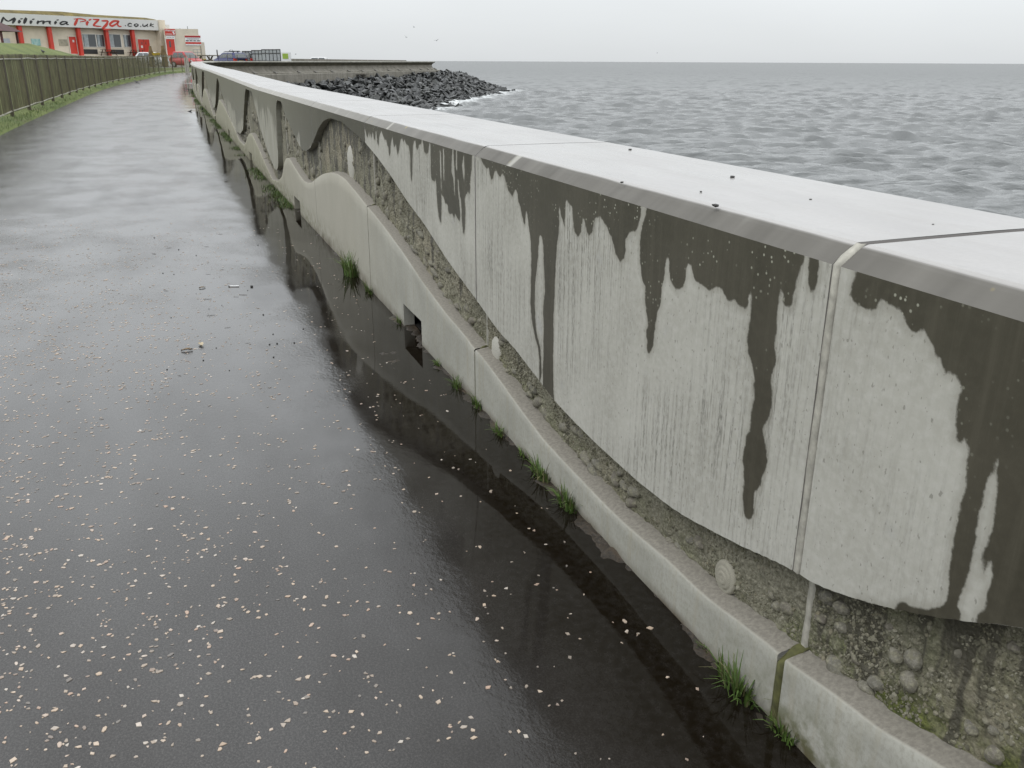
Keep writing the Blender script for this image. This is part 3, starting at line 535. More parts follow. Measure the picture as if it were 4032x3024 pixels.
# cobbles, shells and fossil casts set into the band
def pebble_mesh(name, seed, sub=2, rough=.26, ang=False):
    r = np.random.default_rng(seed); bm = bmesh.new(); bmesh.ops.create_icosphere(bm, subdivisions=sub, radius=1.0)
    d = r.normal(size=(5, 3)); ph = r.uniform(0, 6, 5)
    for v in bm.verts:
        p = np.array(v.co); k = 1 + rough * sum(math.sin(1.7 * (p @ d[i]) + ph[i]) for i in range(5)) / 2.2; v.co = Vector(p * k)
    me = bpy.data.meshes.new(name); bm.to_mesh(me); bm.free(); me.materials.append(M_COBBLE)
    me.polygons.foreach_set('use_smooth', np.ones(len(me.polygons), bool)); return me
PEB = [pebble_mesh('cobble', i) for i in range(6)]; PEB_LOW = [pebble_mesh('cobble', 20 + i, 1, .22) for i in range(6)]
YAW = math.atan2(DR[1], DR[0])
def bay_of(s): return max(-2, min(25, int(math.floor((s - J0) / PITCH_BAY))))
def cobble(s, z, w, h, depth=None, tilt=0.0, mesh=None, name='cobble', mat=None, n=.056):
    p = W(s, n + random.uniform(-.004, .006), z); d = depth or .50 * min(w, h)
    o = put(name, mesh or random.choice(PEB if s < 2.6 else PEB_LOW), BANDS[bay_of(s)], loc=tuple(p), scale=(w / 2, d / 2 + .008, h / 2))
    o.rotation_euler = (0, tilt, YAW); return o
def traced(lst, ox, oy, k):
    for q in lst:
        x, y, w, h = q[:4]; a = sz(ox + k * x, oy + k * y, .06); l = sz(ox + k * (x - w / 2), oy + k * y, .06); r = sz(ox + k * (x + w / 2), oy + k * y, .06)
        t_ = sz(ox + k * x, oy + k * (y - h / 2), .06); b_ = sz(ox + k * x, oy + k * (y + h / 2), .06)
        ww = max(.02, abs(l[0] - r[0])); hh = max(.02, .9 * (t_[1] - b_[1]))
        if fA(a[0]) - .01 < a[1] < fB(a[0]) + .03: cobble(a[0], a[1], ww, hh, tilt=random.uniform(-.5, .5))
traced([(530,35,100,110),(970,40,110,110),(1045,310,150,140),(1220,340,150,170),(1180,545,150,170),(475,420,190,150),(740,610,210,110),(840,560,130,110),(640,340,130,90),(1735,990,160,130),(1950,1000,110,110),(1960,1230,160,180),(2130,230,170,90),(330,-40,90,80),(1450,700,60,50),(1600,300,50,50)], 3100, 2450, .4213)
traced([(800,480,90,110),(910,560,120,110),(530,555,90,100),(455,545,70,70),(430,470,60,60),(330,600,50,50)], 2800, 2074, .5727)
traced([(560,300,45,60),(600,300,40,50),(745,415,55,60),(715,465,50,45),(780,520,60,80),(830,610,65,75),(965,700,50,80),(1050,720,45,60),(1085,760,55,65),(1130,930,85,80),(1215,970,60,70),(1185,1020,65,80),(1345,1085,60,80),(1420,1125,50,60),(1490,1170,80,90),(1465,1250,80,85),(1390,1030,50,45),(1740,1530,75,80),(1800,1570,65,55),(1960,1540,75,75),(1890,1520,50,50),(520,90,50,70),(540,60,50,60)], 1700, 1300, .5425)
traced([(835,95,60,80),(875,95,50,80),(915,210,95,90),(1075,245,45,80),(1010,60,65,85),(1060,370,55,65),(1105,375,55,75),(1155,405,45,65),(1145,480,75,95),(1290,450,85,85),(1205,620,65,115),(1265,720,55,85),(1340,835,65,75),(1390,840,55,65),(1440,850,65,85),(1500,870,65,95),(1560,1000,65,85),(1640,1010,65,65),(1190,260,50,70),(980,20,60,70)], 1300, 900, .3617)
cr = random.Random(3); cnt = 0; cl = []
while cnt < 190:
    s = cr.uniform(3.6, 17) if cnt < 150 else cr.uniform(17, 30); a, b_ = float(fA(s)), float(fB(s))
    if b_ - a < .07: continue
    z = cr.uniform(a + .02, b_ - .02); k = cr.randint(1, 4)
    for q in range(k):
        ss, z2 = s + cr.uniform(-.10, .10), z + cr.uniform(-.06, .06)
        if fA(ss) + .01 < z2 < fB(ss) - .01:
            sc = cr.choice([.035, .045, .055, .07]) * (1 if ss < 10 else 1.25); cobble(ss, z2, sc, sc * cr.uniform(.8, 1.5), tilt=cr.uniform(-.6, .6)); cnt += 1
M_AGG = island_mat('fine_aggregate', [(.085, .08, .055), (.17, .16, .115), (.24, .225, .17), (.12, .115, .07), (.29, .275, .215), (.19, .17, .115)], .9, 60, .2)
ico = bmesh.new(); bmesh.ops.create_icosphere(ico, subdivisions=1, radius=1.0); IV = np.array([v.co[:] for v in ico.verts]); IF = np.array([[v.index for v in f.verts] for f in ico.faces]); ico.free()
ar = np.random.default_rng(41); vs = []; fs = []; k = 0
for b, cnt_ in ((-1, 3800), (0, 6500), (1, 4200)):
    lo_, hi_ = J0 + b * PITCH_BAY, J0 + (b + 1) * PITCH_BAY; lo_ = max(lo_, -.95); s_ = ar.uniform(lo_ + .02, hi_ - .02, cnt_); u_ = ar.random(cnt_); z_ = fA(s_) + .012 + (fB(s_) - fA(s_) - .02) * u_
    keep_ = fbm(s_ * 7, z_ * 7, 33) > .36; s_, z_ = s_[keep_], z_[keep_]
    rel_ = .020 * (fbm(s_ * 9, z_ * 9, 40, 3) - .5) + .020 * (fbm(s_ * 34, z_ * 34, 50, 3) - .5)
    for q, zz_, rr_ in zip(s_, z_, rel_):
        rad = ar.choice([.0022, .003, .004, .0055, .0075], p=[.3, .3, .22, .13, .05]); v_ = IV * rad * ar.uniform(.6, 1.25, 3) * (1 + .2 * ar.normal(size=(len(IV), 1)))
        vs.append(W(q + v_[:, 0], .058 + rr_ + rad * .15 + v_[:, 1], zz_ + v_[:, 2])); fs.append(IF + k); k += len(IV)
obj('aggregate', np.vstack(vs), np.vstack(fs).tolist(), M_AGG, WALL)['kind'] = 'stuff'
def lathe(name, prof, mat, n=28, ripple=0.0):
    v = []; f = []
    for i, (r, h) in enumerate(prof):
        for j in range(n):
            t = 2 * math.pi * j / n; q = r * (1 + ripple * math.sin(j * math.pi)); v.append((q * math.cos(t), h, q * math.sin(t)))
    for i in range(len(prof) - 1):
        for j in range(n): f.append((i * n + j, i * n + (j + 1) % n, (i + 1) * n + (j + 1) % n, (i + 1) * n + j))
    f.append(tuple(range((len(prof) - 1) * n, len(prof) * n))); return mesh_data(name, v, f, mat, smooth=True)
M_FOSSIL = plain('pale_cast_stone', (.29, .275, .225), .9, .5, 60)
am = lathe('fossil_cast', [(1, 0), (1.02, .25), (.95, .42), (.82, .50), (.72, .44), (.66, .50), (.55, .62), (.46, .56), (.40, .62), (.28, .70), (.2, .62), (.1, .66)], M_FOSSIL)
a = sz(2872, 2269, .06); o = put('fossil_cast', am, BANDS[bay_of(a[0])], loc=tuple(W(a[0], .058, a[1])), scale=(.046, .036, .048)); o.rotation_euler = (0, 0, YAW); o['label'] = 'round ringed fossil cast like a coiled shell'
M_SHELL = plain('white_cast_shell', (.42, .405, .36), .75, .3, 25)
sh = pebble_mesh('shell_cast', 77, 2, .1); sh.materials[0] = M_SHELL
for (x, y, w, h, lb) in ((1960, 1380, .115, .155, 'large white rounded shell cast'), (1386, 644, .20, .30, 'tall pale oval shell cast')):
    a = sz(x, y, .06); cobble(a[0], a[1], w, h, .034, .15, sh, 'shell_cast')['label'] = lb

# ------------------------------------------------------------------ stone chips in the asphalt
def chip_mesh(seed):
    r = random.Random(seed); n = r.choice([4, 5, 5, 6]); a = sorted(r.uniform(0, 6.283) for _ in range(n)); e = r.uniform(.5, .9)
    a = [2 * math.pi * i / n + r.uniform(-.4, .4) for i in range(n)]; ra = [r.uniform(.65, 1.1) for _ in range(n)]
    lo = [(math.cos(t) * q, math.sin(t) * q * e, -.2) for t, q in zip(a, ra)]; hi = [(x * .88, y * .88, .12) for x, y, z in lo]
    return lo + hi, [tuple(range(n, 2 * n))] + [(i, (i + 1) % n, n + (i + 1) % n, n + i) for i in range(n)]
CH = [chip_mesh(i) for i in range(10)]; CHM = [mesh_data('stone_chip', v, f, M_CHIP) for v, f in CH]
r = np.random.default_rng(23); cand = []
for _ in range(42000):
    s = -1.2 + 10.5 * r.random() ** 1.25; n = -4.4 + 4.3 * r.random()
    if r.random() > np.interp(n, [-4.4, -1.9, -1.2, -.6, 0], [1, .9, .42, .14, .06]): continue
    if r.random() > .55 + .8 * (float(fbm(s * 1.6, n * 1.6, 91)) - .25): continue
    if r.random() > np.interp(s, [3.5, 8.8], [1, 0]): continue
    cand.append((s, n))
    while r.random() < .22: cand.append((s + r.normal(0, .016), n + r.normal(0, .016)))
cand = np.array(cand); P = W(cand[:, 0], cand[:, 1], 0); proj = P[:, 1] * math.cos(PITCH) + EYE * math.sin(PITCH)
inview = (P[:, 1] > 1.25) & (np.abs(P[:, 0]) < .60 * proj); d = np.where(inview, np.hypot(P[:, 0], P[:, 1]), 99); order = np.argsort(d)
bigc = set(order[:300].tolist()); vs = []; fs = []
for i, (s, n) in enumerate(cand):
    sz_ = float(r.choice([.0034, .005, .0068, .0086, .011], p=[.18, .26, .28, .18, .10])); ro = r.uniform(0, 6.28); p = W(s, n, 0); z = float(path_z(np.array(s), np.array(n))); j = r.integers(10)
    if i in bigc:
        put('stone_chip', CHM[j], PATH, loc=(p[0], p[1], z + .0004), rot=(0, 0, ro), scale=(sz_, sz_, sz_))
    else:
        v, f = CH[j]; k = len(vs); c_, s_ = math.cos(ro), math.sin(ro)
        vs += [(p[0] + sz_ * (c_ * q[0] - s_ * q[1]), p[1] + sz_ * (s_ * q[0] + c_ * q[1]), z + .0004 + sz_ * q[2]) for q in v]; fs += [tuple(k + t for t in q) for q in f]
o = obj('stone_chips', vs, fs, M_CHIP, PATH); o['kind'] = 'stuff'

# silt and mud washed up against the plinth
def soil_mat():
    t = NT('wet_brown_silt'); p = t.pos(); n = t.noise(p, 60, 5, .7); b = t.noise(p, 8, 3)
    col = t.mix(t.mr(n, .35, .65), (.010, .007, .004), (.042, .030, .018)); col = t.mix(t.mr(b, .55, .7, 0, .5), col, (.085, .055, .03))
    return t.out(col, t.mr(b, .3, .7, .25, .65), t.bump(n, .8, .01))
ss = np.arange(-1.2, 13, .022); nn = np.linspace(-.62, .05, 34); Sg, Ng = np.meshgrid(ss, nn, indexing='ij')
hh = -.016 + .020 * np.exp(-((Ng - .03) / .10) ** 2) + .022 * (fbm(Sg * 5, Ng * 5, 70) - .46) + .020 * (fbm(Sg * 26, Ng * 26, 71, 3) - .47) * smooth01((Ng + .5) / .4)
hh += .030 * np.exp(-((Sg - 3.0) / .30) ** 2 - ((Ng + .24) / .12) ** 2) * fbm(Sg * 14, Ng * 14, 77) + np.interp(Sg, [-1.2, 0, .4, 1, 3.5, 5, 9], [-.006, -.004, 0, .001, .001, -.002, -.004])
strip_mesh('silt', W(Sg, Ng, path_z(Sg, Ng) + hh), soil_mat(), kind='stuff')

# ------------------------------------------------------------------ grass tufts at the foot of the wall
M_BLADE = island_mat('grass_blade', [(.045, .085, .014), (.085, .145, .028), (.12, .18, .04), (.06, .11, .02), (.20, .18, .09)], .55, 20, .05)
def tuft(loc, hgt, count, seed, spread=1.0):
    r = random.Random(seed); v = []; f = []
    for _ in range(count):
        a = r.uniform(0, 6.283); rad = r.random() ** .7 * .42 * hgt * spread; bx, by = math.cos(a) * rad * 1.7, math.sin(a) * rad * .6; L = hgt * (r.uniform(.35, .8) if r.random() < .75 else r.uniform(.8, 1.15)); lean = r.uniform(.15, 1.15)
        da = a + r.uniform(-.7, .7); w = r.uniform(.0016, .0030) * (1 + hgt * 6); px_, py_ = -math.sin(da) * w, math.cos(da) * w; k = len(v)
        for q in (0, .35, .7, 1.0):
            h = L * q * math.cos(lean * q); o_ = L * lean * q * q * .8; ww = 1 - q * .92
            v += [(bx + math.cos(da) * o_ - px_ * ww, by + math.sin(da) * o_ - py_ * ww, h), (bx + math.cos(da) * o_ + px_ * ww, by + math.sin(da) * o_ + py_ * ww, h)]
        f += [(k + 2 * i, k + 2 * i + 1, k + 2 * i + 3, k + 2 * i + 2) for i in range(3)]
    return mesh_data('grass_tuft', v, f, M_BLADE)
TU = [((757, 592), .17, 110, 'tall grass tuft at the plinth foot between the two clearest drain slots'), ((797, 632), .07, 40, 'thin grass tuft growing out of a plinth joint beside the puddle'), ((866, 695), .055, 36, 'small grass tuft just before the open drain slot'),
      ((945, 790), .045, 30, 'tiny grass tuft just past the open drain slot'), ((986, 836), .06, 45, 'short upright grass tuft on brown silt near the plinth joint'), ((1032, 878), .065, 50, 'dark grass tuft at the foot of the sealed plinth joint'),
      ((1078, 938), .05, 40, 'low sparse grass tuft in the crack below the white shell cast'), ((1140, 985), .045, 24, 'yellowing thin grass tuft beside a fuller green one'), ((1168, 1030), .075, 90, 'full bright green grass tuft on brown silt at the plinth'),
      ((1224, 1092), .080, 85, 'spiky green grass tuft on the silt, widest of the row'), ((1519, 1402), .028, 14, 'tiny grass sprig below the round fossil cast'), ((1588, 1492), .085, 80, 'long bladed grass tuft leaning over the puddle near mossy joint'),
      ((1700, 1585), .055, 60, 'flattened grass tuft at the foot of the mossy plinth joint')]
for i, ((x, y), h, c_, lb) in enumerate(TU):
    p = ground(x * 1.8228, y * 1.8228); rel = p[:2] - O2; s, n = rel @ DR, min(rel @ NN, -.018)
    q = W(s, n, 0); o = put('grass_tuft', tuft(None, h * 1.25, int(c_ * 1.1), i), loc=(q[0], q[1], float(path_z(np.array(s), np.array(n))) - .004), rot=(0, 0, YAW)); tag(o, lb, 'grass', 'grass tufts along the wall')
# low weeds further along the wall, and the verge by the fence: nobody could count these
def blades(name, P, hmin, hmax, seed, label, w=.004):
    r = np.random.default_rng(seed); n = len(P); a = r.uniform(0, 6.283, n); h = r.uniform(hmin, hmax, n); le = r.uniform(.1, .7, n) * h; d = np.stack([np.cos(a), np.sin(a)], -1); t = np.stack([-np.sin(a), np.cos(a)], -1)
    b = np.stack([P + np.c_[-t * w, np.zeros(n)], P + np.c_[t * w, np.zeros(n)], P + np.c_[d * le[:, None], h]], 1).reshape(-1, 3)
    o = obj(name, b, np.arange(3 * n).reshape(n, 3).tolist(), M_BLADE); tag(o, label, 'grass', kind='stuff'); return o
r = np.random.default_rng(8); s = 8.5 + 40 * r.random(9000) ** 1.3; k = fbm(s * 1.5, s * 0, 5) > .40; s = s[k]; n = -.015 - np.abs(r.normal(0, .07, len(s)))
blades('weeds', np.column_stack([W(s, n, 0)[:, :2], base_z(s) - .005]), .015, .05, 9, 'low green weeds and moss growing along the foot of the wall')

# ------------------------------------------------------------------ park fence
M_FENCE = plain('weathered_brown_steel', (.095, .088, .045), .6, .35, 3); M_POST = plain('dark_brown_post', (.060, .050, .030), .6, .3, 4); M_RAIL = plain('rail_painted_sky_sheen', (.36, .35, .29), .45, .25, 3)  # pale rail colour paints in the sky reflected along the rails
fl = EP[:, :2] + OUTN * .42; keep = EDGE_SN[:, 0] > 6; fl = fl[keep]; fz = EP[keep, 2] + .07; fsn = EDGE_SN[keep]
keep = fsn[:, 1] < 4.5; fl, fz = fl[keep], fz[keep]
dist = np.r_[0, np.cumsum(np.hypot(*np.diff(fl, axis=0).T))]
def fpt(d): return np.array([np.interp(d, dist, fl[:, 0]), np.interp(d, dist, fl[:, 1]), np.interp(d, dist, fz)])
FENCE = thing('park_fence', tuple(fpt(0)), 'long brown steel picket fence curving along the grass edge of the path', 'fence')
TURN = dist[-1] - 9.5; posts = list(np.arange(1.0, TURN, 2.65)) + list(np.arange(TURN + .6, dist[-1], .95))
for d in posts:
    p = fpt(d); w = .032 if d < TURN else .02; lean = random.uniform(-.01, .01)
    MB().hexa([(p[0] - w, p[1] - w, p[2] - .15), (p[0] + w, p[1] - w, p[2] - .15), (p[0] + w, p[1] + w, p[2] - .15), (p[0] - w, p[1] + w, p[2] - .15), (p[0] - w + lean, p[1] - w, p[2] + 1.40), (p[0] + w + lean, p[1] - w, p[2] + 1.40), (p[0] + w + lean, p[1] + w, p[2] + 1.40), (p[0] - w + lean, p[1] + w, p[2] + 1.40)]).build('post', M_POST, FENCE)
for hz, nm in ((1.30, 'top_rail'), (.13, 'bottom_rail')):
    mb = MB(); dd = np.arange(0, dist[-1], 1.3)
    for a, b_ in zip(dd[:-1], dd[1:]):
        p, q = fpt(a), fpt(b_); o1, o2 = hz + .012 * math.sin(a * 1.9), hz + .012 * math.sin(b_ * 1.9)
        mb.bar((p[0] - .0, p[1], p[2] + o1), (q[0], q[1], q[2] + o2), .045 if a < TURN else .02, .022)
    mb.build(nm, M_RAIL, FENCE)
mb = MB(); d = 0.0; fr = random.Random(4)
while d < dist[-1]:
    p = fpt(d); w = .0056 if d < TURN - 14 else .0042; h = 1.36 + fr.uniform(-.012, .012) + (.06 if False else 0); a = fr.uniform(-.006, .006)
    mb.box((p[0] - w + a, p[1] - w, p[2] + .10), (p[0] + w + a, p[1] + w, p[2] + h)); mb.tube((p[0] + a, p[1], p[2] + h), (p[0] + a, p[1], p[2] + h + .045), .012, 5, .004); d += .088
mb.build('pickets', M_FENCE, FENCE)['kind'] = 'stuff'
r = np.random.default_rng(18); nb = 26000; t = r.random(nb) ** 1.7 * (len(EP) - 2); i0 = t.astype(int); fr_ = (t - i0)[:, None]
vv = np.where(r.random(nb) < .75, np.abs(r.normal(0, .32, nb)) + .01, r.uniform(0, 3, nb)); pz = np.interp(vv, VV, np.interp(VV, [-.25, 0, .05, .45, 2, 5, 9], [-.06, -.03, .03, .07, .16, .32, .5]))
xy = EP[i0] * (1 - fr_) + EP[i0 + 1] * fr_; P = np.column_stack([xy[:, :2] + OUTN[i0] * vv[:, None], xy[:, 2] + pz - .02]); P = P[np.hypot(P[:, 0], P[:, 1]) > 14]
blades('verge_grass', P, .03, .12, 19, 'rough green verge grass between the path and the picket fence', .006)
#PART2
# ------------------------------------------------------------------ recurved sea wall and rock armour beyond the bend
def seawall_mat():
    t = NT('weathered_seawall_concrete'); p = t.pos(); n = t.noise(p, 1.2, 5, .6); f = t.noise(p, 9, 4, .6); st = t.noise(t.map(p, (3, 3, .35)), 1, 3)
    col = t.mix(t.mr(n, .3, .7), (.19, .175, .145), (.30, .28, .24)); col = t.mix(t.mr(f, .45, .7, 0, .6), col, (.14, .13, .105)); col = t.mix(t.mr(st, .45, .65, 0, .5), col, (.13, .12, .09))
    return t.out(col, .8, t.bump(f, .5, .02))
M_SW = seawall_mat(); M_SWL = plain('pale_seawall_cap', (.32, .31, .27), .7, .25, 2); M_SWD = plain('seawall_lip_painted_shadow', (.075, .068, .045), .85, .4, 2)  # dark lip material paints in the shadow band below the overhang
cor = W(S_END - .3, .30, 0)
SWP = np.array([(cor[0], cor[1]), (cor[0] - .15, cor[1] + 2.2), (-19.9, 63), (-18.9, 67), (-17.1, 73), (-14.8, 82), (-11.9, 94), (-9.8, 103), (-9.3, 107.5), (-10.6, 111.5), (-14, 115), (-22, 120)])
sp = spline(SWP, .75); tg = np.gradient(sp, axis=0); tg /= np.linalg.norm(tg, axis=1)[:, None]; sw_n = np.stack([tg[:, 1], -tg[:, 0]], -1)   # seaward
sd_ = np.r_[0, np.cumsum(np.hypot(*np.diff(sp, axis=0).T))]; ZT = np.interp(sd_, [0, 6, 200], [float(face_top(58)) + .04, 1.43, 1.43])
SWALL = thing('recurved_seawall', (sp[0][0], sp[0][1], 0), 'recurved concrete sea wall with overhanging lip running above the dark rocks', 'seawall')
PROF = [(-.35, -.75, 1), (-.35, 0, 1), (.36, 0, 1), (.38, -.06, 1), (.34, -.10, 1), (.34, -.10, 2), (.20, -.17, 2), (.06, -.27, 2), (-.02, -.36, 2), (-.02, -.36, 0), (-.04, -.45, 0), (.02, -.56, 0), (.13, -.68, 0), (.30, -.78, 0), (.46, -.84, 0), (.46, -.88, 2), (.62, -.90, 1), (.86, -.90, 1), (.88, -.93, 0), (.88, -1.35, 0), (.88, -3.2, 0)]
step = 4; SEG = list(range(0, len(sp) - 1, step))
for i0 in SEG:                                       # one cast length after another
    i1 = min(i0 + step, len(sp) - 1); ii = range(i0, i1 + 1); v = []
    for i in ii:
        q = sp[i] + (tg[i] * .012 if i == i0 else (-tg[i] * .012 if i == i1 else 0)); ramp = np.clip((sd_[i] - .2) / 7, 0, 1)
        for n, z, m_ in PROF: nn_ = n if z > -.11 else n * ramp; v.append((q[0] + sw_n[i][0] * nn_, q[1] + sw_n[i][1] * nn_, ZT[i] + z))
    k = len(PROF); f = []; fm = []
    for a in range(len(v) // k - 1):
        for j in range(k - 1): f.append((a * k + j, a * k + k + j, a * k + k + j + 1, a * k + j + 1)); fm.append(max(PROF[j][2], PROF[j + 1][2]) if PROF[j][2] != 0 and PROF[j+1][2] != 0 else min(PROF[j][2], PROF[j + 1][2]))
    f += [tuple(range(k)), tuple(reversed(range(len(v) - k, len(v))))]; fm += [0, 0]
    obj('seawall_length', v, f, [M_SW, M_SWL, M_SWD], SWALL, fmat=fm)
    i = i0; q = sp[i] + sw_n[i] * .44; z = ZT[i] - .80
    if sd_[i] > 10: MB().bar((*(q - sw_n[i] * .10), z + .06), (*(q + sw_n[i] * .14), z - .06), .22, .10).build('drain_notch', M_CORE, SWALL)
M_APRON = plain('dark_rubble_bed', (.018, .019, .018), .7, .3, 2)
CREST = spline(np.array([(-19.2, 60.5, -.5), (-18.2, 66.5, -.25), (-16.0, 73, -.12), (-13.6, 82, .0), (-10.8, 94, .15), (-8.8, 103, .28), (-8.0, 109, .30), (-7.4, 114, .18), (-7.0, 119, .0)]), .6)
WL3 = spline(np.column_stack([WATERLINE[:-1], np.full(len(WATERLINE) - 1, SEA_Z - .15)]), .6)
tq = np.linspace(0, 1, 130); CR = np.stack([np.interp(tq, np.linspace(0, 1, len(CREST)), CREST[:, k]) for k in range(3)], -1); WR = np.stack([np.interp(tq, np.linspace(0, 1, len(WL3)), WL3[:, k]) for k in range(3)], -1)
def apron(t, v):
    a = np.array([np.interp(t, tq, CR[:, k]) for k in range(3)]); b_ = np.array([np.interp(t, tq, WR[:, k]) for k in range(3)])
    p = a + (b_ - a) * v; p[2] = a[2] + (b_[2] - a[2]) * v ** .85; return p
RA = thing('rock_armour', tuple(apron(.4, .5) - np.array([0, 0, 1])), 'bank of dark angular armour rocks sloping from the sea wall into the water', 'rocks')
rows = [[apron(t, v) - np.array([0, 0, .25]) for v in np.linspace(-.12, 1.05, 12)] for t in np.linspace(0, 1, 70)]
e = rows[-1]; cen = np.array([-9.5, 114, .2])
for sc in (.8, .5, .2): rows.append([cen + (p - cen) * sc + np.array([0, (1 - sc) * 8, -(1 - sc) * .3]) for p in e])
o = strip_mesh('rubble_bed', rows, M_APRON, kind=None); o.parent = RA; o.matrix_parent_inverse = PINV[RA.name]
def rock_mesh(seed):
    r = np.random.default_rng(seed); bm = bmesh.new()
    for _ in range(13):
        p = r.normal(size=3); p /= np.linalg.norm(p); p = np.sign(p) * np.abs(p) ** .7; bm.verts.new(p * r.uniform(.75, 1.05) * np.array([1, .72, .5]))
    h = bmesh.ops.convex_hull(bm, input=bm.verts); bmesh.ops.delete(bm, geom=[g for g in h['geom_interior'] if isinstance(g, bmesh.types.BMVert)], context='VERTS')
    bmesh.ops.dissolve_limit(bm, angle_limit=.25, verts=bm.verts, edges=bm.edges); me = bpy.data.meshes.new('rock'); bm.to_mesh(me); bm.free(); me.materials.append(M_ROCK); return me
RM = [rock_mesh(i) for i in range(14)]; r = np.random.default_rng(31); rocks = []
for t in np.linspace(0.0, 1.0, 135):
    L = np.linalg.norm(apron(t, 0) - apron(t, 1)); nv = int(L / .46)
    for v in np.linspace(-.02, 1.06, nv):
        tt_ = t + r.uniform(-.006, .006); vv_ = v + r.uniform(-.035, .035); p = apron(min(1, max(0, tt_)), vv_) + np.array([0, 0, r.uniform(-.10, .10)])
        rocks.append((p, r.uniform(.24, .56), r.uniform(0, 6.28, 3) * np.array([.12, .12, 1]), r.integers(14)))
for _ in range(260):      # rocks wrapping round the far end of the bank
    a = r.uniform(-.1, 1.6); q = r.uniform(0, 1); p = np.array([-7.2, 118, -.05]) + q * np.array([7.2 * math.cos(a * .9), 8.5 * math.sin(a) + 2.0, -2.3 / max(q, .3) * q]); rocks.append((p, r.uniform(.24, .55), r.uniform(0, 6.28, 3) * np.array([.14, .14, 1]), r.integers(14)))
for (x, y, k) in ((2025, 357, .55), (1960, 372, .6), (1735, 420, .6), (1775, 418, .5), (1800, 421, .5), (1815, 423, .4), (1680, 418, .7)):
    p = ground(x, y, SEA_Z); rocks.append((p + np.array([0, 0, .05]), k, r.uniform(0, 6.28, 3) * np.array([.1, .1, 1]), r.integers(14)))
score = np.array([k / np.linalg.norm(p) for p, k, _, _ in rocks])
hid = np.array([(p[0] / p[1]) < -.245 or (p[2] - EYE) / p[1] < -.0385 - .11 * max(0, (p[0] / p[1]) + .155) * -1 * 0 - .085 * max(0, p[0] / p[1] + .235) for p, *_ in rocks]); score = np.where(hid, score * .2, score)
top = set(np.argsort(-score)[:300].tolist()); vs = []; fs = []
for i, (p, k, ro, j) in enumerate(rocks):
    if i in top: put('rock', RM[j], RA, loc=tuple(p), rot=tuple(ro), scale=(k, k, k))
    else:
        mt = Matrix.LocRotScale(Vector(p), Matrix(((1, 0, 0), (0, 1, 0), (0, 0, 1))).to_quaternion().copy(), Vector((k, k, k))); from mathutils import Euler
        mt = Matrix.LocRotScale(Vector(p), Euler(tuple(ro)), Vector((k, k, k))); b0 = len(vs)
        vs += [tuple(mt @ v.co) for v in RM[j].vertices]; fs += [tuple(b0 + q for q in pl.vertices) for pl in RM[j].polygons]
obj('rocks', vs, fs, M_ROCK, RA)['kind'] = 'stuff'

# ------------------------------------------------------------------ car park behind the bend
M_TAR = plain('car_park_asphalt', (.045, .044, .043), .35, .2, 1.5)
CP = [(-44, 98), (-30, 92), (-22, 80), (-19.6, 68), (-15.4, 82), (-12.5, 94), (-10.4, 103), (-10.2, 108), (-16, 114), (-24, 122), (-38, 140), (-60, 150), (-70, 140), (-52, 112)]
tag(obj('car_park', [(x, y, .70) for x, y in CP] + [(x, y, -.5) for x, y in CP], [tuple(range(len(CP)))] + [(i, i + len(CP), (i + 1) % len(CP) + len(CP), (i + 1) % len(CP)) for i in range(len(CP))], M_TAR), kind='structure')

# ------------------------------------------------------------------ cafe building
C1 = .37071
class Plane:
    """upright plane through two ground points; e runs to the right, m towards the camera"""
    def __init__(s, a, b): s.a = np.array(a, float); s.b = np.array(b, float); s.e = (s.b - s.a) / np.linalg.norm(s.b - s.a); s.m = np.array([s.e[1], -s.e[0]]); s.m = s.m if s.m @ s.a < 0 else -s.m
    def hit(s, x, y):
        r = ray(x, y); k = (s.a @ s.m) / (r[:2] @ s.m); p = r * k; return float((p[:2] - s.a) @ s.e), float(EYE + p[2])
    def pt(s, u, z, d=0.0): q = s.a + s.e * u + s.m * d; return (q[0], q[1], z)
    def box(s, mb, u0, u1, z0, z1, d0, d1):
        return mb.hexa([s.pt(u0, z0, d0), s.pt(u1, z0, d0), s.pt(u1, z0, d1), s.pt(u0, z0, d1), s.pt(u0, z1, d0), s.pt(u1, z1, d0), s.pt(u1, z1, d1), s.pt(u0, z1, d1)])
    def rect(s, x0, x1, y0, y1, k=C1, ox=0, oy=0):
        x0, x1, y0, y1 = ox + x0 * k, ox + x1 * k, oy + y0 * k, oy + y1 * k; ym, xm = (y0 + y1) / 2, (x0 + x1) / 2
        return s.hit(x0, ym)[0], s.hit(x1, ym)[0], s.hit(xm, y1)[1], s.hit(xm, y0)[1]
    def shift(s, d): return Plane(s.a + s.m * d, s.b + s.m * d)
FAC = Plane(at(0, 230, 106)[:2], at(626, 233, 125)[:2]); WLP = FAC.shift(-.55)
M_CREAM = plain('cream_render', (.60, .54, .44), .85, .12, .7); M_WHITE = plain('white_board', (.62, .62, .60), .5, .06, .5); M_RED = plain('red_paint', (.52, .045, .028), .5, .1, 2); M_BLACK = plain('black_paint', (.02, .02, .02), .5, .2, 3)
M_GLASS = NT('window_glass').out((.05, .06, .065), .06, IOR=1.5, Specular_IOR_Level=.9); M_CURT = plain('pale_curtain', (.32, .36, .37), .8, .25, 3); M_FRAME = plain('white_frame', (.62, .60, .55), .5, .08, 3)
M_MOSSROOF = plain('mossy_thatch_roof', (.125, .098, .030), .95, .4, 1.3); M_SLATE = plain('grey_roof_felt', (.22, .24, .25), .7, .2, 1)
CAFE = thing('cafe_building', FAC.pt(8, 1.9), 'long low cream cafe with white fascia sign, red columns and mossy roof', 'building')
GZ = 1.9; uL = -14.0; uR = FAC.hit(1690 * C1, 400 * C1)[0]
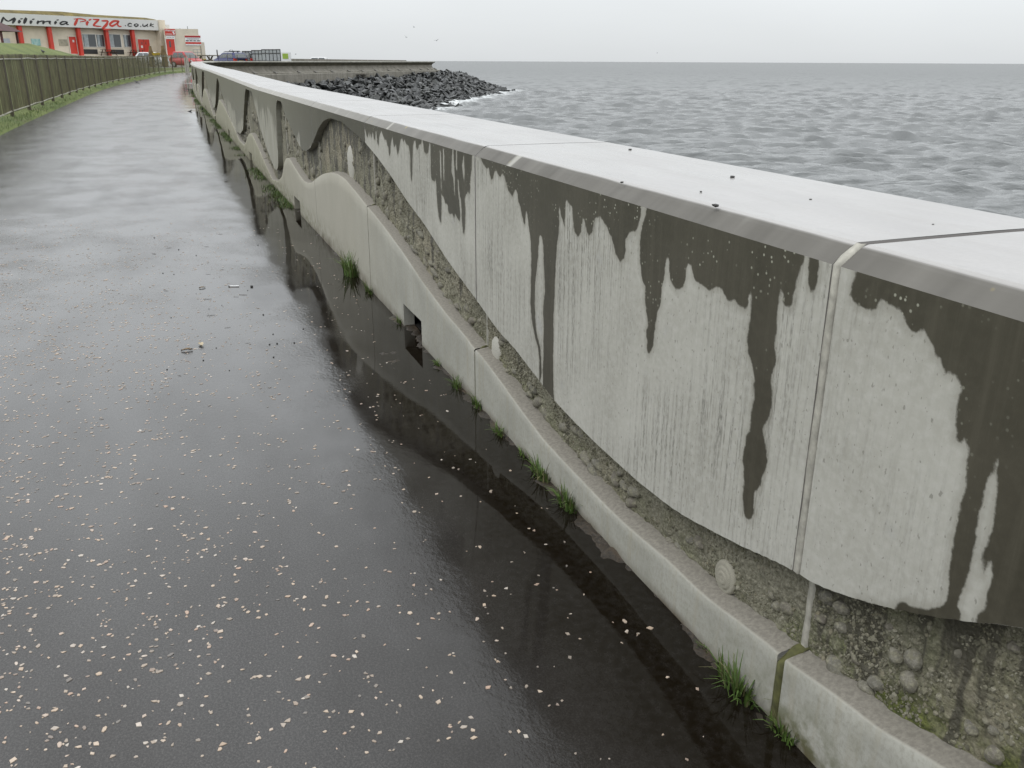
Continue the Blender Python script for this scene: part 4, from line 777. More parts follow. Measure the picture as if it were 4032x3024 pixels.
_, _, zb, zt = FAC.rect(1000, 1690, 207, 312); zb0, zt0 = 5.08, 6.32
mb = MB(); FAC.box(mb, uL, uR + 1.2, -.3, zb0 + .05, -9, -.55); FAC.box(mb, uL, uR + 1.2, zb0 + .05, zt0 - .06, -9, -.03); FAC.box(mb, uL, uR + .2, -.3, GZ, -.55, .9); mb.build('wall', M_CREAM, CAFE)
mb = MB(); FAC.box(mb, uL, uR, zb0, zt0, -.03, .12); SIGNB = mb.build('fascia_sign', M_WHITE, CAFE)
mb = MB(); pr0, pr1 = uR + .02, FAC.hit(1745 * C1, 400 * C1)[0]; FAC.box(mb, pr0, pr0 + .95, -.3, zt0 + .05, -1.2, .32); mb.build('end_pier', M_CREAM, CAFE)
RFP = FAC.shift(-1.4); us = [RFP.hit(x * C1, y * C1) for x, y in ((-350, 96), (0, 102), (650, 123), (1000, 156), (1540, 188), (1640, 205))]
mb = MB()
for (ua, za), (ub, zb_) in zip(us[:-1], us[1:]):
    mb.hexa([FAC.pt(ua, zt0 - .08, -.2), FAC.pt(ub, zt0 - .08, -.2), FAC.pt(ub, zt0 - .08, -8), FAC.pt(ua, zt0 - .08, -8), FAC.pt(ua, za, -1.4), FAC.pt(ub, zb_, -1.4), FAC.pt(ub, zb_, -7), FAC.pt(ua, za, -7)])
mb.build('roof', M_MOSSROOF, CAFE)
for x, y in ((220, 400), (532, 420), (838, 440), (1132, 450), (1408, 450)):
    u = FAC.hit((x + (y - 300) * .16) * C1, y * C1)[0]; mb = MB(); FAC.box(mb, u - .21, u + .21, GZ - .1, zb0 - .01, -.46, -.06); mb.build('column', M_RED, CAFE)
def opening(x0, x1, y0, y1, name, mat, dep=.04, parent=CAFE, pl=WLP, fr=.07):
    u0, u1, z0, z1 = pl.rect(x0, x1, y0, y1); mb = MB(); pl.box(mb, u0, u1, z0, z1, .0, dep); o = mb.build(name, mat, parent)
    if fr:
        mb = MB(); pl.box(mb, u0 - fr, u0, z0 - fr, z1 + fr, .0, dep + .03); pl.box(mb, u1, u1 + fr, z0 - fr, z1 + fr, .0, dep + .03); pl.box(mb, u0, u1, z1, z1 + fr, .0, dep + .03); pl.box(mb, u0, u1, z0 - fr, z0, .0, dep + .03); mb.build('frame', M_FRAME, o)
    return o, (u0, u1, z0, z1)
for q in ((880, 1015, 365, 497), (1025, 1105, 370, 496), (1152, 1280, 366, 500), (1312, 1385, 372, 497)):
    w, (u0, u1, z0, z1) = opening(*q, 'window', M_GLASS); mb = MB(); WLP.box(mb, u0 + .12, u0 + (u1 - u0) * .42, z0 + .02, z1 - .02, .045, .05); mb.build('curtain', M_CURT, w)
d1, (u0, u1, z0, z1) = opening(737, 812, 390, 572, 'door', M_RED, .06, fr=.06); mb = MB(); WLP.box(mb, u0 + .45, u0 + .7, z1 - .62, z1 - .36, .06, .07); mb.build('door_notice', M_WHITE, d1)
d2, (u0, u1, z0, z1) = opening(1467, 1590, 418, 577, 'door', M_RED, .06, fr=.06); um = (u0 + u1) / 2; mb = MB(); WLP.box(mb, um - .5, um - .22, z1 - 1.05, z1 - .75, .06, .07); mb.build('door_notice', M_WHITE, d2)
for dx in (-.34, .28): mb = MB(); WLP.box(mb, um + dx, um + dx + .09, z1 - .62, z1 - .32, .06, .075); mb.build('door_pane', M_GLASS, d2)
mb = MB(); WLP.box(mb, um - .012, um + .012, z0, z1, .06, .072); mb.build('door_joint', M_BLACK, d2)
for q in ((890, 1035, 523, 573), (1180, 1315, 527, 577)): opening(*q, 'vent_panel', M_BLACK, .05, fr=0)
def picture_mat(name, a, b_):
    t = NT(name); n = t.noise(t.objco(), 2.2, 4); return t.out(t.mix(t.mr(n, .35, .65), a, b_), .5)
for q, nm, a, b_, lb in (((20, 105, 408, 466), 'blue_mural_print', (.30, .34, .40), (.45, .45, .44), 'blue grey printed board'), ((332, 428, 412, 483), 'teal_wave_print', (.16, .36, .36), (.42, .56, .53), 'teal printed board like sea spray'), ((626, 718, 418, 486), 'beige_print', (.40, .37, .28), (.24, .22, .17), 'faded beige printed board')):
    opening(*q, 'wall_board', picture_mat(nm, a, b_), .05, fr=0)[0]['label'] = lb
# brush lettering of the fascia, stroke by stroke
def stroke(mb, pts, w0, w1, pl, k, ox, oy, off=.13):
    P_ = np.array([pl.hit(ox + k * x, oy + k * y) for x, y in pts]); q = spline(P_, .06) if len(P_) > 2 else np.array([P_[0] + (P_[1] - P_[0]) * t for t in np.linspace(0, 1, 6)])
    tn = np.gradient(q, axis=0); L = np.hypot(tn[:, 0], tn[:, 1]) + 1e-9; nr = np.stack([-tn[:, 1] / L, tn[:, 0] / L], -1); t = np.linspace(0, 1, len(q)); w = (w0 + (w1 - w0) * t) * (.55 + .45 * np.sin(np.pi * np.clip(t * .9 + .05, 0, 1)))
    a = q + nr * w[:, None]; b_ = q - nr * w[:, None]; n0 = len(mb.v)
    for i in range(len(q)): mb.v += [pl.pt(a[i][0], a[i][1], off), pl.pt(b_[i][0], b_[i][1], off), pl.pt(a[i][0], a[i][1], off - .02), pl.pt(b_[i][0], b_[i][1], off - .02)]
    for i in range(len(q) - 1):
        j = n0 + 4 * i; mb.f += [(j, j + 1, j + 5, j + 4), (j + 2, j + 6, j + 7, j + 3), (j, j + 4, j + 6, j + 2), (j + 1, j + 3, j + 7, j + 5)]
K1 = 300 / 2212
LET1 = [('M', [([(30, 370), (70, 270), (100, 200)], .12, .10), ([(90, 200), (160, 280), (240, 325)], .10, .08), ([(240, 325), (330, 280), (430, 220)], .07, .10), ([(440, 230), (400, 310), (360, 380)], .17, .13)]), ('i', [([(590, 300), (550, 340), (540, 380)], .16, .14), ([(585, 258), (660, 245)], .06, .06)]), ('l', [([(765, 225), (730, 300), (690, 390)], .20, .15)]), ('i', [([(925, 310), (890, 350), (890, 395)], .16, .14), ([(930, 270), (1000, 258)], .06, .06)]),
        ('m', [([(1115, 305), (1100, 350), (1070, 395)], .14, .12), ([(1110, 350), (1190, 320), (1270, 310)], .06, .07), ([(1290, 315), (1260, 360), (1240, 400)], .14, .12), ([(1280, 350), (1370, 325), (1450, 318)], .06, .07), ([(1470, 320), (1430, 370), (1475, 408)], .14, .07)]), ('i', [([(1640, 330), (1600, 370), (1600, 410)], .15, .13), ([(1640, 290), (1705, 278)], .06, .06)]), ('a', [([(1930, 335), (1820, 335), (1740, 385), (1790, 415), (1880, 395), (1950, 340)], .09, .08), ([(1960, 335), (1930, 400), (2000, 418)], .12, .05)])]
K2_ = 370 / 2212
LET2 = [('P', [([(210, 145), (175, 220), (135, 300)], .16, .16), ([(120, 150), (260, 140), (390, 165), (400, 190), (270, 215)], .06, .07)]), ('i', [([(465, 205), (430, 250), (435, 300)], .17, .16), ([(470, 175), (535, 155)], .08, .08)]), ('z', [([(570, 155), (650, 160), (725, 155)], .08, .08), ([(720, 160), (640, 230), (575, 300)], .12, .13), ([(575, 300), (660, 315), (770, 322)], .10, .07)]), ('z', [([(775, 192), (860, 190), (930, 190)], .10, .10), ([(930, 190), (890, 280), (790, 380)], .17, .16), ([(800, 380), (880, 395), (985, 388)], .13, .08)]), ('a', [([(1170, 195), (1060, 200), (970, 270), (1010, 310), (1090, 285), (1170, 215)], .14, .11), ([(1185, 190), (1150, 270), (1190, 320), (1245, 320)], .15, .08)])]
LET3 = [('dot', [([(1328, 305), (1348, 305)], .07, .07)]), ('c', [([(1490, 265), (1440, 250), (1395, 285), (1420, 318), (1490, 315)], .08, .06)]), ('o', [([(1590, 258), (1545, 290), (1590, 322), (1640, 288), (1590, 258)], .08, .08)]), ('dot', [([(1685, 322), (1708, 322)], .07, .07)]), ('u', [([(1755, 262), (1745, 305), (1790, 318), (1850, 285), (1865, 265)], .08, .07), ([(1862, 265), (1845, 305), (1875, 328)], .08, .06)]), ('k', [([(1945, 240), (1910, 325)], .08, .08), ([(2005, 268), (1930, 295), (2005, 335)], .05, .06)])]
SG = FAC.shift(.12)
for LETS, k, ox, oy, m_ in ((LET1, K1, 0, 40, M_BLACK), (LET2, K2_, 270, 50, M_RED), (LET3, K2_, 270, 50, M_BLACK)):
    for ch, sts in LETS:
        mb = MB()
        for pts, w0, w1 in sts: stroke(mb, pts, w0, w1, SG, k, ox, oy, .022)
        mb.build('sign_letter', m_, SIGNB)
# flat-roofed takeaway extension at the end of the cafe
EXT = Plane(at(648, 234, 124)[:2], at(797, 235, 125.5)[:2])
TA = thing('takeaway_block', EXT.pt(2, .7), 'small cream flat roofed takeaway block with red door and red signs', 'building')
e0, e1, ez0, ez1 = EXT.rect(1752, 2118, 306, 597); mb = MB(); EXT.box(mb, e0, e1, -.3, ez1, -6, 0); mb.build('wall', M_CREAM, TA)
mb = MB(); u0, u1, z0, z1 = EXT.rect(1735, 1790, 250, 320); EXT.box(mb, u0, u1, z0, z1, -6, -4); mb.build('roof_hut', M_WHITE, TA)
for q, h in ((1995, 275), (1915, 298)): u0, u1, z0, z1 = EXT.rect(q - 4, q + 4, h, 312); MB().tube(EXT.pt(u0, ez1 - .05, -1), EXT.pt(u0, z1, -1), .05).build('flue_pipe', M_SLATE, TA)
dd, (u0, u1, z0, z1) = opening(1772, 1860, 415, 594, 'door', M_RED, .05, TA, EXT, .10); mb = MB(); EXT.box(mb, u0 + .35, u0 + .55, z1 - 1.0, z1 - .25, .05, .06); mb.build('door_pane', M_GLASS, dd)
mb = MB(); EXT.box(mb, u0 - .3, u1 + .4, .5, z0 - .02, 0, .9); mb.build('step', M_FRAME, TA)
def text_part(txt, pl, uc, zc, size, mat, parent, off, shear=0.0):
    cu = bpy.data.curves.new('lettering', 'FONT'); cu.body = txt; cu.size = size; cu.align_x = 'CENTER'; cu.align_y = 'CENTER'; cu.extrude = .004; cu.offset = size * .012; cu.shear = shear
    tmp = bpy.data.objects.new('lettering', cu); COL.objects.link(tmp); dg = bpy.context.evaluated_depsgraph_get(); me = bpy.data.meshes.new_from_object(tmp.evaluated_get(dg)); bpy.data.objects.remove(tmp); me.materials.clear(); me.materials.append(mat)
    o = bpy.data.objects.new('lettering', me); COL.objects.link(o); o.parent = parent; p = pl.pt(uc, zc, off)
    o.matrix_world = Matrix(((pl.e[0], 0, pl.m[0], p[0]), (pl.e[1], 0, pl.m[1], p[1]), (0, 1, 0, p[2]), (0, 0, 0, 1))); o.matrix_parent_inverse = PINV.get(parent.name, Matrix.Identity(4)); return o
M_SIGNW = plain('white_sign_paint', (.70, .70, .70), .4, .04, 3); M_GREYT = plain('grey_sign_print', (.28, .29, .31), .5, .1, 3); M_DKRED = plain('dark_red_print', (.36, .03, .03), .45, .1, 3)
sg, (u0, u1, z0, z1) = opening(1752, 1860, 308, 374, 'welcome_sign', M_RED, .07, TA, EXT, 0); text_part('Welcome', EXT, (u0 + u1) / 2, z1 - .24 * (z1 - z0), .31, M_SIGNW, sg, .078, .2)
WD, HH = u1 - u0, z1 - z0; mb = MB(); EXT.box(mb, u0 + .07 * WD, u0 + .7 * WD, z0 + .14 * HH, z0 + .22 * HH, .07, .078); EXT.box(mb, u0 + .74 * WD, u0 + .90 * WD, z0 + .40 * HH, z0 + .62 * HH, .07, .078); EXT.box(mb, u0 + .80 * WD, u0 + .93 * WD, z0 + .12 * HH, z0 + .40 * HH, .07, .079); mb.build('sign_marks', M_SIGNW, sg)
sg, (u0, u1, z0, z1) = opening(1766, 1856, 381, 410, 'name_board', M_SIGNW, .05, TA, EXT, 0); mb = MB()
for i in range(11): EXT.box(mb, u0 + (.08 + i * .078) * (u1 - u0), u0 + (.13 + i * .078) * (u1 - u0), z0 + .3 * (z1 - z0), z0 + .65 * (z1 - z0), .05, .056) if i != 7 else None
mb.build('print_marks', M_GREYT, sg)
sg, (u0, u1, z0, z1) = opening(1967, 2134, 378, 482, 'takeaway_sign', M_SIGNW, .07, TA, EXT, 0); H = z1 - z0
mb = MB(); EXT.box(mb, u0, u1, z1 - .20 * H, z1, .07, .076); mb.build('sign_stripe', M_DKRED, sg); mb = MB(); EXT.box(mb, u0, u1, z0 + .14 * H, z0 + .34 * H, .07, .076); mb.build('sign_stripe', M_RED, sg)
text_part('TAKEAWAY', EXT, (u0 + u1) / 2, z1 - .33 * H, .24 * H, M_GREYT, sg, .078); mb = MB()
for i in range(4):
    for j in range(4): EXT.box(mb, u0 + (.05 + i * .235 + j * .046) * (u1 - u0), u0 + (.085 + i * .235 + j * .046) * (u1 - u0), z0 + .42 * H, z0 + .53 * H, .07, .077)
mb.build('number_print', M_BLACK, sg)
# low yard wall and railing beside it
YP = Plane(at(795, 235, 126)[:2], at(812, 235, 128)[:2]); yd = thing('yard_wall', YP.pt(.5, .7), 'narrow cream yard wall with yellow painted foot beside takeaway block', 'wall')
u0, u1, z0, z1 = YP.rect(2142, 2178, 450, 600); mb = MB(); YP.box(mb, u0, u1, 1.6, z1, -1.5, 0); mb.build('wall_top', M_CREAM, yd); M_YEL = plain('yellow_paint', (.55, .40, .05), .5, .15, 3); mb = MB(); YP.box(mb, u0, u1, .6, 1.6, -1.5, .02); mb.build('wall_foot', M_YEL, yd)
u0, u1, z0, z1 = EXT.rect(2055, 2140, 527, 590); rl = thing('ramp_railing', EXT.pt(u0, .7, 1.4), 'thin grey metal ramp railing in front of takeaway block', 'railing')
for u in (u0, (u0 + u1) / 2, u1): MB().tube(EXT.pt(u, .7, 1.4), EXT.pt(u, z1, 1.4), .025).build('post', M_SLATE, rl)
for z in (z1, (z0 + z1) / 2): MB().tube(EXT.pt(u0, z, 1.4), EXT.pt(u1, z, 1.4), .025).build('rail', M_SLATE, rl)

# ------------------------------------------------------------------ cars
M_TYRE = plain('tyre_rubber', (.02, .02, .02), .8, .2, 5); M_RIM = plain('alloy_rim', (.45, .45, .46), .35, .1, 5, metal=.7); M_LAMP = plain('clear_lamp', (.6, .6, .62), .1, .05, 5); M_TAIL = plain('red_lamp', (.50, .02, .015), .15, .1, 5); M_TRIM = plain('black_trim', (.02, .02, .022), .5, .2, 5)
def car(label, x, depth, heading, paint, z=.70, kind='hatch', rack=False):
    p = at(x, 236, depth); root = lthing('parked_car', label, 'car', 'cars parked by the cafe'); root.location = (p[0], p[1], z); root.rotation_euler = (0, 0, heading)
    H = {'hatch': 1.47, 'mpv': 1.62, 'estate': 1.46, 'van': 1.55}[kind]; rear = {'hatch': -1.62, 'mpv': -1.75, 'estate': -1.95, 'van': -2.0}[kind]; paintm = NT('car_paint_' + kind).out(paint, .4, Coat_Weight=.2, Coat_Roughness=.1)
    st = [(-2.10, .66, .38, .70), (-2.04, .78, .28, .92), (-1.6, .85, .22, .97), (-.6, .875, .20, .96), (.6, .875, .20, .95), (1.15, .86, .21, .92), (1.7, .81, .24, .80), (2.0, .70, .30, .66), (2.08, .55, .36, .56)]
    v = []; f = []
    for X_, w, a, b_ in st:
        m_ = (a + b_) / 2; v += [(X_, -w * .93, a), (X_, -w, m_ - .05), (X_, -w * .985, m_ + .1), (X_, -w * .90, b_), (X_, w * .90, b_), (X_, w * .985, m_ + .1), (X_, w, m_ - .05), (X_, w * .93, a)]
    for i in range(len(st) - 1):
        for j in range(8): f.append((i * 8 + j, i * 8 + (j + 1) % 8, i * 8 + 8 + (j + 1) % 8, i * 8 + 8 + j))
    f += [tuple(reversed(range(8))), tuple(range(len(v) - 8, len(v)))]
    body = put('body', mesh_data('body', v, f, paintm, smooth=True), root)
    g = [(rear - .28, .80, .93), (1.10, .80, .91)]; tp = [(rear + .18, .62, H - .02), (.22, .62, H - .02)]
    B = [(g[0][0], -.80, .93), (g[1][0], -.80, .91), (g[1][0], .80, .91), (g[0][0], .80, .93)]; Tq = [(tp[0][0], -.62, H - .03), (tp[1][0], -.60, H - .03), (tp[1][0], .60, H - .03), (tp[0][0], .62, H - .03)]
    mb = MB(); mb.hexa(B + Tq); n0 = len(mb.v); mb.v += [(tp[0][0] + .1, -.5, H + .01), (tp[1][0] - .15, -.48, H + .01), (tp[1][0] - .15, .48, H + .01), (tp[0][0] + .1, .5, H + .01)]
    mb.f += [(n0, n0 + 1, n0 + 2, n0 + 3), (4, 5, n0 + 1, n0), (5, 6, n0 + 2, n0 + 1), (6, 7, n0 + 3, n0 + 2), (7, 4, n0, n0 + 3)]; mb.v = mb.v; put('roof', mb.mesh('roof', paintm), root)
    def pane(name, q, a, b_, c_, d_, out):
        def L(u_, v_): bt = np.array(q[0]) * (1 - u_) + np.array(q[1]) * u_; tt2 = np.array(q[3]) * (1 - u_) + np.array(q[2]) * u_; return bt * (1 - v_) + tt2 * v_ + np.array(out)
        put(name, mesh_data(name, [L(a, c_), L(b_, c_), L(b_, d_), L(a, d_)], [(0, 1, 2, 3)], M_GLASS), root)
    for sgn, q in ((-1, (B[0], B[1], Tq[1], Tq[0])), (1, (B[3], B[2], Tq[2], Tq[3]))):
        pane('side_window', q, .12, .46, .10, .90, (0, sgn * .012, .003)); pane('side_window', q, .50, .88, .10, .90, (0, sgn * .012, .003))
    pane('windscreen', (B[1], B[2], Tq[2], Tq[1]), .06, .94, .06, .94, (.012, 0, .008)); pane('rear_window', (B[3], B[0], Tq[0], Tq[3]), .08, .92, .12, .92, (-.012, 0, .008))
    for sgn in (-1, 1):
        for X_ in (-1.28, 1.30):
            w = MB().tube((X_, sgn * .70, .31), (X_, sgn * .89, .31), .31, 18); wo_ = put('wheel', w.mesh('wheel', M_TYRE), root); put('rim', MB().tube((X_, sgn * .88, .31), (X_, sgn * .895, .31), .20, 14).mesh('rim', M_RIM), wo_)
        put('headlight', MB().hexa([(1.80, sgn * .45, .58), (1.98, sgn * .45, .56), (1.86, sgn * .76, .58), (1.62, sgn * .80, .62), (1.76, sgn * .45, .76), (1.93, sgn * .45, .66), (1.80, sgn * .76, .70), (1.58, sgn * .80, .78)]).mesh('headlight', M_LAMP), root)
        put('tail_light', MB().box((-2.12, min(sgn * .50, sgn * .80), .66), (-1.94, max(sgn * .50, sgn * .80), .92)).mesh('tail_light', M_TAIL), root)
    put('bumper', MB().box((-2.16, -.72, .34), (-2.02, .72, .54)).mesh('bumper', M_TRIM), root); put('number_plate', MB().box((-2.13, -.26, .60), (-2.06, .26, .71)).mesh('number_plate', M_YEL), root)
    if rack:
        mb = MB()
        for y in (-.52, .52): mb.tube((rear + .2, y, H + .08), (.1, y, H + .08), .018, 6); [mb.tube((xx, y, H - .02), (xx, y, H + .08), .015, 5) for xx in (rear + .25, -.7, .05)]
        for xx in (-1.2, -.2): mb.tube((xx, -.6, H + .13), (xx, .6, H + .13), .02, 6)
        mb.box((-1.6, -.25, H + .13), (.1, -.10, H + .19)); mb.tube((-1.2, .2, H + .15), (-.9, .2, H + .30), .02, 6); mb.tube((-.4, .2, H + .15), (-.7, .2, H + .30), .02, 6); put('roof_rack', mb.mesh('roof_rack', M_TRIM), root)
    return root
car('red people carrier parked nose out beside the cafe steps', 738, 104, math.radians(-35), (.42, .035, .04), kind='mpv')
car('dark blue estate car with roof bars and bike carrier', 903, 97, math.radians(140), (.006, .012, .10), z=.72, kind='estate', rack=True)
car('dark grey hatchback parked beside the blue estate car', 985, 99, math.radians(128), (.025, .027, .03), z=.74)
car('white car half hidden behind the standing stones', 598, 112, math.radians(-25), (.62, .63, .64), z=.82)
car('small white van on the far promenade behind the low wall', 1233, 131, math.radians(185), (.66, .66, .66), z=.34, kind='van')
# ------------------------------------------------------------------ small things round the car park
M_STONE = plain('brown_sandstone', (.15, .105, .05), .9, .35, 1.5); M_WOOD = plain('dark_timber', (.07, .045, .028), .8, .3, 3)
def standing_stone(label, x0, x1, y0, depth, lean, seed):
    a = at(x0, 236, depth); b_ = at(x1, 236, depth); h = at((x0 + x1) / 2, y0, depth)[2] - .6; r = np.random.default_rng(seed); v = []; f = []; w = b_[0] - a[0]; cx = (a[0] + b_[0]) / 2; n = 9; L = 8
    for i in range(L):
        t = i / (L - 1); k = (1 - .55 * max(0, t - .55) / .45) * r.uniform(.9, 1.08)
        for j in range(n): an = 2 * math.pi * j / n; v.append((cx + lean * t + math.cos(an) * w / 2 * k * r.uniform(.9, 1.1), depth + math.sin(an) * w * .28 * k, .6 + h * t))
    for i in range(L - 1):
        for j in range(n): f.append((i * n + j, i * n + (j + 1) % n, i * n + n + (j + 1) % n, i * n + n + j))
    f += [tuple(reversed(range(n))), tuple(range((L - 1) * n, L * n))]; tag(obj('standing_stone', v, f, M_STONE), label, 'stone', 'gateway stones')
standing_stone('rounded brown standing stone between white car and yellow hopper', 588, 610, 181, 108, -.05, 1); standing_stone('stepped brown standing stone before the red takeaway door', 638, 662, 180, 108, -.12, 2)
yh = thing('yellow_hopper', tuple(at(615, 236, 107.5)[:2]) + (.7,), 'yellow hopper on pale legs between the two standing stones', 'hopper'); a = at(603, 208, 107.5); b_ = at(628, 224, 107.5)
MB().hexa([(a[0] + .12, 107.2, b_[2]), (b_[0] - .12, 107.2, b_[2]), (b_[0] - .12, 107.8, b_[2]), (a[0] + .12, 107.8, b_[2]), (a[0], 107, a[2]), (b_[0], 107, a[2]), (b_[0], 108, a[2]), (a[0], 108, a[2])]).build('bin', M_YEL, yh)
for xx in (a[0] + .15, b_[0] - .15):
    for yy in (107.25, 107.75): MB().tube((xx, yy, .68), (xx, yy, b_[2] + .02), .05).build('leg', M_FRAME, yh)
def picnic_table(label, p, ang, sc=1.0):
    t = lthing('picnic_table', label, 'table', 'picnic tables'); t.location = p; t.rotation_euler = (0, 0, ang); t.scale = (sc,) * 3
    for i in range(5): put('top_plank', MB().box((-.9, -.36 + i * .148, .70), (.9, -.23 + i * .148, .74)).mesh('top_plank', M_WOOD), t)
    for s_ in (-1, 1):
        put('seat_plank', MB().box((-.9, s_ * .62 - .12, .42), (.9, s_ * .62 + .12, .46)).mesh('seat_plank', M_WOOD), t)
        for xx in (-.65, .65): put('leg', MB().bar((xx, s_ * .68, 0), (xx, s_ * .22, .71), .05, .09).mesh('leg', M_WOOD), t)
    for xx in (-.65, .65): put('cross_bar', MB().box((xx + .04, -.72, .36), (xx + .08, .72, .42)).mesh('cross_bar', M_WOOD), t)
    return t
for (x, lb) in ((1130, 'picnic table against the red column between the cafe windows'), (1430, 'picnic table at the column beside the red double doors')): q = FAC.hit(x * C1, 560 * C1)[0]; picnic_table(lb, FAC.pt(q, GZ, .45), math.atan2(FAC.e[1], FAC.e[0]))
picnic_table('trestle picnic table standing open beside yard wall', (*at(828, 236, 110)[:2], .70), 1.3, 1.75)
SCR = thing('screen_fence', (*at(1000, 236, 92)[:2], .7), 'grey mesh screen fence of framed panels stepping up behind the dark car', 'fence'); M_MESH = plain('grey_screen_mesh', (.30, .32, .33), .6, .15, 4)
K3_ = .226; SP = Plane(at(950, 236, 100)[:2], at(1108, 236, 90)[:2])
for x0, x1, y0, n in ((690, 850, 622, 3), (850, 1025, 606, 3), (1025, 1285, 592, 4), (1285, 1345, 590, 1)):
    for i in range(n):
        a, b_ = x0 + (x1 - x0) * i / n, x0 + (x1 - x0) * (i + 1) / n; u0, u1, z0, z1 = SP.rect(a, b_, y0, 780, K3_, 800, 60); mb = MB()
        for uu in (u0, u1): SP.box(mb, uu - .035, uu + .035, .7, z1, -.03, .04)
        for zz in (z1 - .03, (z1 + 1.75) / 2, 1.42): SP.box(mb, u0 + .035, u1 - .035, zz - .03, zz + .03, -.03, .04)
        fp = mb.build('panel_frame', M_TRIM, SCR); mb = MB(); SP.box(mb, u0 + .05, u1 - .05, 1.45, z1 - .06, -.008, .008); mb.build('mesh_pane', M_MESH, fp); mb = MB(); SP.box(mb, u0 + .05, u1 - .05, .7, 1.39, -.01, .01); mb.build('kick_board', M_TRIM, fp)
a, b_ = at(1106, 206, 87), at(1141, 237, 87); nb_ = thing('notice_cabinet', ((a[0] + b_[0]) / 2, 87.2, .7), 'white framed cabinet with plain green panel at the end of screen fence', 'cabinet')
MB().box((a[0], 87, .68), (b_[0], 87.6, a[2])).build('case', M_SIGNW, nb_); MB().box((a[0] + .13, 86.97, 1.62), (b_[0] - .12, 86.99, a[2] - .1)).build('green_panel', plain('lime_green_panel', (.28, .40, .06), .4, .1, 3), nb_)
lw = [at(1143, 231.2, 98), at(1300, 233.2, 112), at(1450, 235.4, 128), at(1600, 237.2, 140)]; v = []; f = []
for p in lw: v += [(p[0], p[1], .3), (p[0], p[1], p[2]), (p[0] - .3, p[1] + .6, p[2]), (p[0] - .3, p[1] + .6, .3)]
for i in range(3): f += [(4 * i + j, 4 * i + 4 + j, 4 * i + 4 + (j + 1) % 4, 4 * i + (j + 1) % 4) for j in range(4)]
f += [(3, 2, 1, 0), (12, 13, 14, 15)]; tag(obj('parapet_wall', v, f, M_SW), 'low grey parapet wall on the far side of the promenade', 'wall')
gt = thing('slatted_gate', (*at(731, 236, 79)[:2], .3), 'pale weathered slatted gate between the fence and wall end', 'gate')
for x in (726, 732.5, 738.5): p = at(x, 226, 79); MB().box((p[0] - .045, 78.96, .25), (p[0] + .045, 79.0, p[2])).build('slat', M_SEAL, gt)
for z in (.62, 1.35): a, b_ = at(724, 236, 79), at(740.5, 236, 79); MB().box((a[0], 79.005, z), (b_[0], 79.05, z + .08)).build('rail', M_SLATE, gt)
for i, x in enumerate((858, 921, 939)):
    p = at(x, 236, 113); tag(MB().tube((p[0], 113, .68), (p[0], 113, at(x, (196, 200, 202)[i], 113)[2]), .07, 8).box((p[0] - .09, 112.91, .68), (p[0] + .09, 113.09, .8)).build('bollard_post', M_TRIM), ('thick dark post beside the trestle picnic table', 'dark post rising behind the blue car roof', 'thin dark post left of the mesh screen fence')[i], 'post')
# shelter on the grass mound at the very left
sp_ = at(14, 176, 58.5); SHZ = sp_[2] - .15; sx = sp_[0] - .5; SH = thing('park_shelter', (sx, 58.5, SHZ), 'dark red roofed park shelter on timber posts on grass mound', 'shelter'); M_SHR = plain('dark_maroon_roof', (.06, .022, .022), .7, .3, 3)
zt_ = at(14, 122, 58.5)[2]; ztop = at(14, 86, 58.5)[2]
for dx, dy in ((-.95, -.9), (.95, -.9), (-.95, .9), (.95, .9)): MB().box((sx + dx - .055, 58.5 + dy - .055, SHZ - .6), (sx + dx + .055, 58.5 + dy + .055, zt_)).build('post', plain('maroon_post', (.09, .03, .03), .7, .2, 4), SH)
MB().hexa([(sx - 1.2, 57.3, zt_ - .02), (sx + 1.2, 57.3, zt_ - .02), (sx + 1.2, 59.7, zt_ - .02), (sx - 1.2, 59.7, zt_ - .02), (sx - .35, 58.2, ztop), (sx + .35, 58.2, ztop), (sx + .35, 58.8, ztop), (sx - .35, 58.8, ztop)]).build('roof', M_SHR, SH)
# ------------------------------------------------------------------ birds
M_BIRD = plain('dark_bird_plumage', (.03, .03, .034), .6, .3, 12); M_GULL = plain('grey_gull_plumage', (.16, .165, .175), .7, .3, 12)
def bird_mesh(name, mat, wings):
    v = []; f = []; n = 8; st = [(-.115, .008, .0, 1), (-.06, .022, .0, 1), (-.02, .045, .0, 1), (.03, .05, .008, 1), (.065, .036, .03, 1), (.085, .026, .052, 1), (.105, .024, .058, 1), (.122, .010, .054, 1), (.145, .002, .05, 1)]
    for x, rr_, z, _ in st:
        for j in range(n): t = 2 * math.pi * j / n; v.append((x, math.cos(t) * rr_, z + math.sin(t) * rr_ * .95))
    for i in range(len(st) - 1):
        for j in range(n): f.append((i * n + j, i * n + (j + 1) % n, i * n + n + (j + 1) % n, i * n + n + j))
    f += [tuple(reversed(range(n))), tuple(range(len(v) - n, len(v)))]
    def add(ps, fs_): k = len(v); v.extend(ps); f.extend(tuple(k + q for q in g) for g in fs_)
    add([(-.10, -.02, .012), (-.10, .02, .012), (-.20, .035, -.005), (-.20, -.035, -.005)], [(0, 1, 2, 3)])
    if wings:
        for s_ in (-1, 1): add([(.05, s_ * .03, .03), (-.05, s_ * .03, .03), (-.03, s_ * .20, .10), (.06, s_ * .20, .11), (-.10, s_ * .40, .07), (-.03, s_ * .37, .08)], [(0, 1, 2, 3), (3, 2, 4, 5)])
    else:
        for s_ in (-1, 1): add([(.0, s_ * .018 - .004, -.03), (.0, s_ * .018 + .004, -.03), (.006, s_ * .018 + .004, -.095), (.006, s_ * .018 - .004, -.095), (.035, s_ * .018, -.095)], [(0, 1, 2, 3), (3, 2, 4)])
    return mesh_data(name, v, f, mat, smooth=True)
